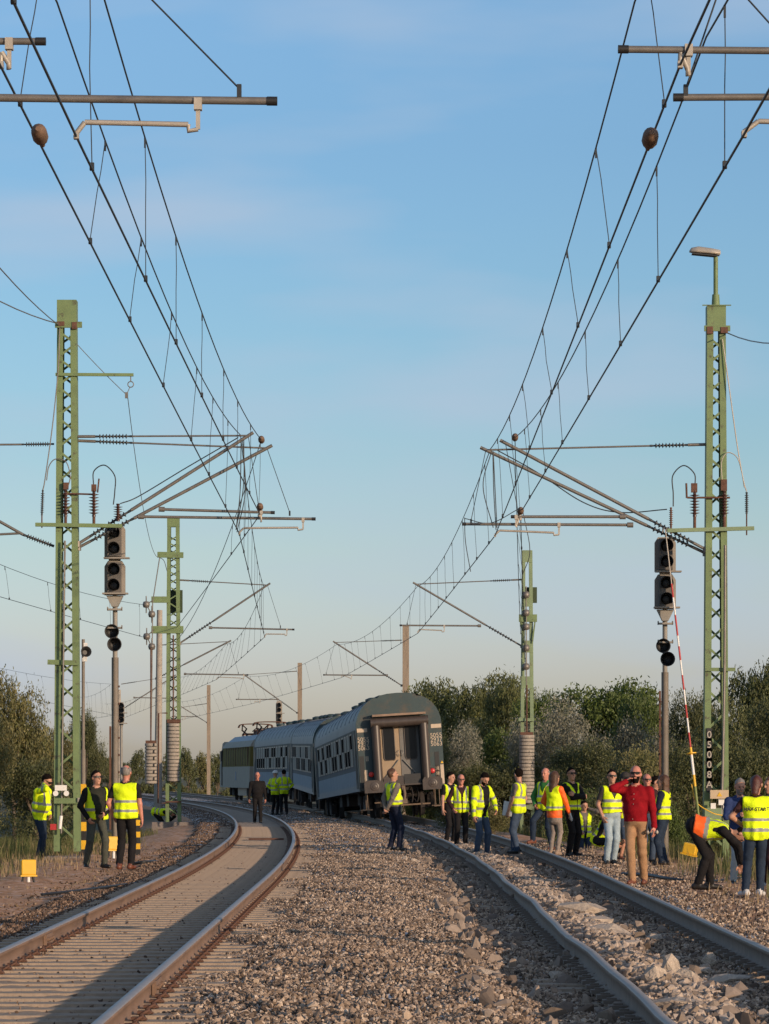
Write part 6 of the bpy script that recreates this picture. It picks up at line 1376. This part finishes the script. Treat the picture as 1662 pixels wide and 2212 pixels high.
person('bald man with glasses in a yellow vest with grey straps, between the rails', 996, 1831, 1.68, yaw=10, head=(6, 0), hands={1: ((.22, .1, .95), (1, -1, 0)), -1: ((-.22, -.04, .88), (-1, -1, 0))}, top=PLUM, bot=BLK, hair=HRG, hair_style='sides', skin=SK2, glasses='clear', girth=1.1, vest=HV, vopts=dict(neck='v', gap=.03, hem=.84, bands=(.93, 1.08), straps=True))
person('man in an open hi-vis jacket and blue jeans looking down, arms apart', 1038, 1850, 1.74, yaw=38, lean=7, head=(32, 0), hands={1: ((.26, .12, .84), (.8, -1, 0)), -1: ((-.26, .20, 1.0), (-1, -.8, -.1))}, jacket=HV, top=BLK, bot=JEAN, shoe=SHBR, hair=HRB, beard=HRB, vopts=dict(gap=.10, gx=-.03), girth=1.1, belt=.97, feet={1: ((.12, .02, .085), (0, 1, 0), 18), -1: ((-.14, .05, .085), (0, 1, 0), -14)})
pp = person('dark haired man in a vest holding a white paper by the concrete weights', 1119, 1845, 1.80, yaw=-118, lean=-3, head=(14, 30), hands={1: ((.2, .1, .95), (1, -.5, 0)), -1: ((-.20, .13, .86), (-.5, -1, 0))}, top=GREYS, sleeve='short', bot=JEAN, shoe=SHB, hair=HRB, vest=HV, vopts=dict(neck='r', hem=.86, bands=(1.0, 1.16), straps=True), girth=1.08, feet={1: ((.10, .14, .085), (0, 1, 0), 16), -1: ((-.10, -.04, .085), (0, 1, 0), -4)}, curl=(.5, .9))
t_, hp_, _ = pp; w_ = hp_[-1][0]; b = MB(); b.box((0, 0, .10), (.006, .215, .30)); o = b.build('paper_sheet', m_white); bpy.context.view_layer.update(); o.matrix_world = t_.matrix_world @ Matrix.Translation(Vector(w_)+Vector((.03, .03, -.03))) @ Matrix.Rotation(R(8), 4, 'X'); tag(o, 'white paper sheet held at the side of the man by the weights', 'paper')
person('older man in green shirt and vest behind the woman in orange sleeves', 1180, 1836, 1.84, yaw=-35, Z=80, head=(8, -5), hands={1: ((.20, .14, .98), (1, -.6, 0)), -1: ((-.2, .1, .95), (-1, -1, 0))}, top=GREENT, bot=JEAND, shoe=SHBR, hair=HRG, hair_style='sides', skin=SK2, vest=HV, vopts=dict(straps=True), girth=1.15, feet={1: ((.16, .28, .22), (0, 1, .2), 10), -1: ((-.14, -.02, .085), (0, 1, 0), -8)})
pw = person('woman with long brown hair in orange sleeves and grey leggings, seen from the side', 1198, 1848, 1.70, yaw=142, head=(4, 10), hands={1: ((.20, .26, .92), (1, -1, 0)), -1: ((-.20, .16, .95), (-1, -.6, 0))}, top=HO, sleevem=HO, bot=LEGG, shoe=SHT, hair=HRN, hair_style='long', female=True, belt=.80, skirt=1, vest=HV, vopts=dict(neck='r', hem=.96, bands=(1.0,), sl=.165), feet={1: ((.07, .02, .085), (0, 1, 0), 4), -1: ((-.07, -.03, .085), (0, 1, 0), -4)})
t_, hp_, _ = pw; w_, zd_ = hp_[1][0], hp_[1][1]; b = MB(); b.lathe([(.012, -.12), (.03, -.08), (.033, .0), (.03, .02), (.033, .04), (.033, .08), (.014, .115), (.014, .13)], n=12); o = b.build('water_bottle', M('clear_plastic', (.55, .58, .6), .15, 0, .1)); bpy.context.view_layer.update(); o.matrix_world = t_.matrix_world @ Matrix.Translation(Vector(w_+zd_*.10)) @ Matrix.Rotation(.5, 4, 'X'); tag(o, 'crumpled plastic bottle in the hand of the woman in orange', 'bottle')
person('young man in sunglasses with arms crossed and a loose yellow vest, all in black', 1236, 1851, 1.82, yaw=42, lean=-2, head=(0, 18), hands={1: ((-.13, .19, 1.20), (1, .2, -.4)), -1: ((.12, .21, 1.24), (-1, .2, -.5))}, arms_t={1: (0, -1, 0), -1: (0, -1, 0)}, top=BLK, bot=BLK, hair=HRB, glasses='sun', vest=HV, vopts=dict(hem=.93, bands=(.99,), gap=.02), feet={1: ((.13, .04, .085), (0, 1, 0), 16), -1: ((-.12, -.02, .085), (0, 1, 0), -8)})
p = person('man on a phone low down the bank, right of the man with crossed arms', 1262, 1880, 1.60, yaw=12, Z=82, head=(12, -6), hands={1: ((.16, .14, 1.0), (1, -.5, 0)), -1: EAR_L}, top=GREYS, bot=JEAND, hair=HRB, vest=HV, vopts=dict(gap=.07, hem=.82, bands=(.96, 1.10)), vox=.018)
phone(p, -1, 'mobile phone of the man standing low on the bank')
person('crouching person in black with a vest, half hidden behind the light blue jeans', 1304, 1866, 1.74, yaw=55, lean=34, pel=(0, -.1, .50), head=(20, 0), hands={1: ((.16, .38, .42), (1, 0, -.6), 0), -1: ((-.12, .40, .45), (-1, 0, -.6), 0)}, top=BLK, sleeve='short', bot=BLK, hair=HRB, vest=HV, vopts=dict(neck='r', gap=.07, sl=.13), feet={1: ((.14, .12, .085), (.2, 1, .3), 10), -1: ((-.14, .0, .085), (-.2, 1, .3), -10)}, Z=70)
person('man in sunglasses and light blue jeans left of the man in the red shirt', 1322, 1868, 1.77, yaw=18, head=(0, 8), hands={1: POCK_R, -1: ((-.26, .05, .84), (-.4, -1, 0))}, top=CHAR, sleeve='short', bot=JEANL, hair=HRB, glasses='sun', vest=HV, vopts=dict(hem=.98, bands=(1.04, 1.18)), girth=1.03, feet={1: ((.12, .05, .085), (0, 1, 0), 16), -1: ((-.06, -.06, .085), (0, 1, 0), -4)})
person('person in a dark cap and denim shorts behind the man in the red shirt', 1350, 1861, 1.74, yaw=40, head=(8, 10), top=BEIG, sleeve='short', bot=JEAN, shorts=True, shoe=SHBR, hair=HRB, cap_=CHAR, vest=HV, vopts=dict(gap=.0), vox=.018, Z=70)
p = person('bearded man in a dark red shirt and tan trousers talking on a phone', 1374, 1911, 1.80, yaw=-14, head=(0, -6), hands={1: ((.135, .10, 1.545), (1, .25, -1.0)), -1: ((-.30, .08, .82), (-.5, -1, 0))}, top=RED, bot=TAN, shoe=SHBR, hair=None, beard=HRB, glasses='sun', skin=SK2, girth=1.22, breadth=1.14, belt=.95, feet={1: ((.03, .14, .085), (0, 1, 0), 10), -1: ((-.10, -.16, .085), (0, 1, 0), -4)}, vox=.013, curl=(.9, .35))
phone(p, 1, 'black phone at the ear of the man in the dark red shirt')
t_ = p[0]; b = MB()
for i in range(6): b.lathe([(.007, 0), (.007, .004)], (0.004*i, .148+.014*(1-abs(i-2.5)/2.5), 1.36-i*.075), (0, 1, 0), 8)
b.build('shirt_buttons', BEIG, t_)['kind'] = 'stuff'
b = MB(); b.tube([(0, 0, -.06), (0, 0, .06)], .012, 8); [b.lathe([(.012, -.02), (.03, -.01), (.03, .01), (.012, .02)], (0, 0, s*.07), (0, 0, 1), 10) for s in (-1, 1)]
o = b.build('handset', m_alu); bpy.context.view_layer.update(); o.matrix_world = t_.matrix_world @ Matrix.Translation(Vector(p[1][-1][0]+p[1][-1][1]*.08)+Vector((.03, .02, 0))) @ Matrix.Rotation(R(90), 4, 'Y'); tag(o, 'small shiny handle in the lowered hand of the man in red', 'handle')
person('bald man in sunglasses seen between the man in red and the long haired woman', 1398, 1866, 1.72, yaw=20, head=(0, 12), top=PLUM, bot=JEAN, hair=HRG, hair_style='sides', glasses='sun', skin=SK2, vox=.018)
person('dark haired man in black turned to the right, behind the man in red', 1416, 1860, 1.66, yaw=70, head=(5, 0), top=BLK, bot=BLK, hair=HRB, vox=.018)
person('woman with long dark hair and a vest over navy, facing left', 1434, 1870, 1.68, yaw=-112, head=(2, -12), hands={1: ((.16, .16, .98), (1, -.6, 0)), -1: ((-.16, .16, 1.0), (-1, -.6, 0))}, top=NAVY, bot=JEAND, shoe=SHB, hair=HRN, hair_style='long', female=True, vest=HV, vopts=dict(neck='v', hem=.90, bands=(1.0, 1.13), sl=.17, text='MÁV', tz=1.30), breadth=1.05)
person('man bending far down in an orange and yellow jacket and black trousers', 1524, 1922, 1.76, yaw=82, lean=100, pel=(0, -.16, .93), head=(-10, 0), hands={1: ((.10, .54, .40), (0, 0, 1), 0), -1: ((-.14, .50, .36), (0, 0, 1), 0)}, top=BLK, bot=BLK, hair=HRB, girth=1.2, breadth=1.05, vest=HV, vopts=dict(neck='r', hem=.96, bands=(1.13,), straps=True, low=1.13, bw=.06), feet={1: ((.13, -.10, .085), (0, 1, 0), 6), -1: ((-.16, .06, .085), (0, 1, 0), -10)}, vox=.014)
person('grey haired man in a blue jacket with his hands together, behind the vested woman', 1598, 1914, 1.66, yaw=14, head=(14, 5), hands={1: ((.05, .26, 1.18), (1, -.4, -.6)), -1: ((-.05, .26, 1.18), (-1, -.4, -.6))}, arms_t={1: (-1, 0, 0), -1: (1, 0, 0)}, top=BLUEJ, bot=JEANL, hair=HRG, beard=HRG, girth=1.12, breadth=1.08, belt=.94, vopts=None, vox=.014)
person('woman with auburn hair seen from behind, in a vest lettered MÁV-START', 1634, 1936, 1.64, yaw=176, head=(6, 14), hands={1: ((.20, .16, 1.05), (1, -.6, 0)), -1: ((-.20, .16, 1.05), (-1, -.6, 0))}, top=PLUM, sleeve='short', bot=JEAND, shoe=SHW, hair=HRR, hair_style='bun', female=True, breadth=1.1, girth=1.12, vest=HV, vopts=dict(neck='r', hem=.84, bands=(.96, 1.11), sl=.20, text='MÁV-START', tz=1.27), feet={1: ((.06, .02, .085), (0, 1, 0), 20), -1: ((-.16, -.05, .085), (0, 1, 0), -30)}, vox=.013)
person('person cut off by the right edge, in dark plum clothes with white shoes', 1668, 1919, 1.70, yaw=-60, head=(5, 0), top=PLUM, bot=PLUM, shoe=SHW, hair=HRN, hair_style='short', girth=1.1, vox=.016)
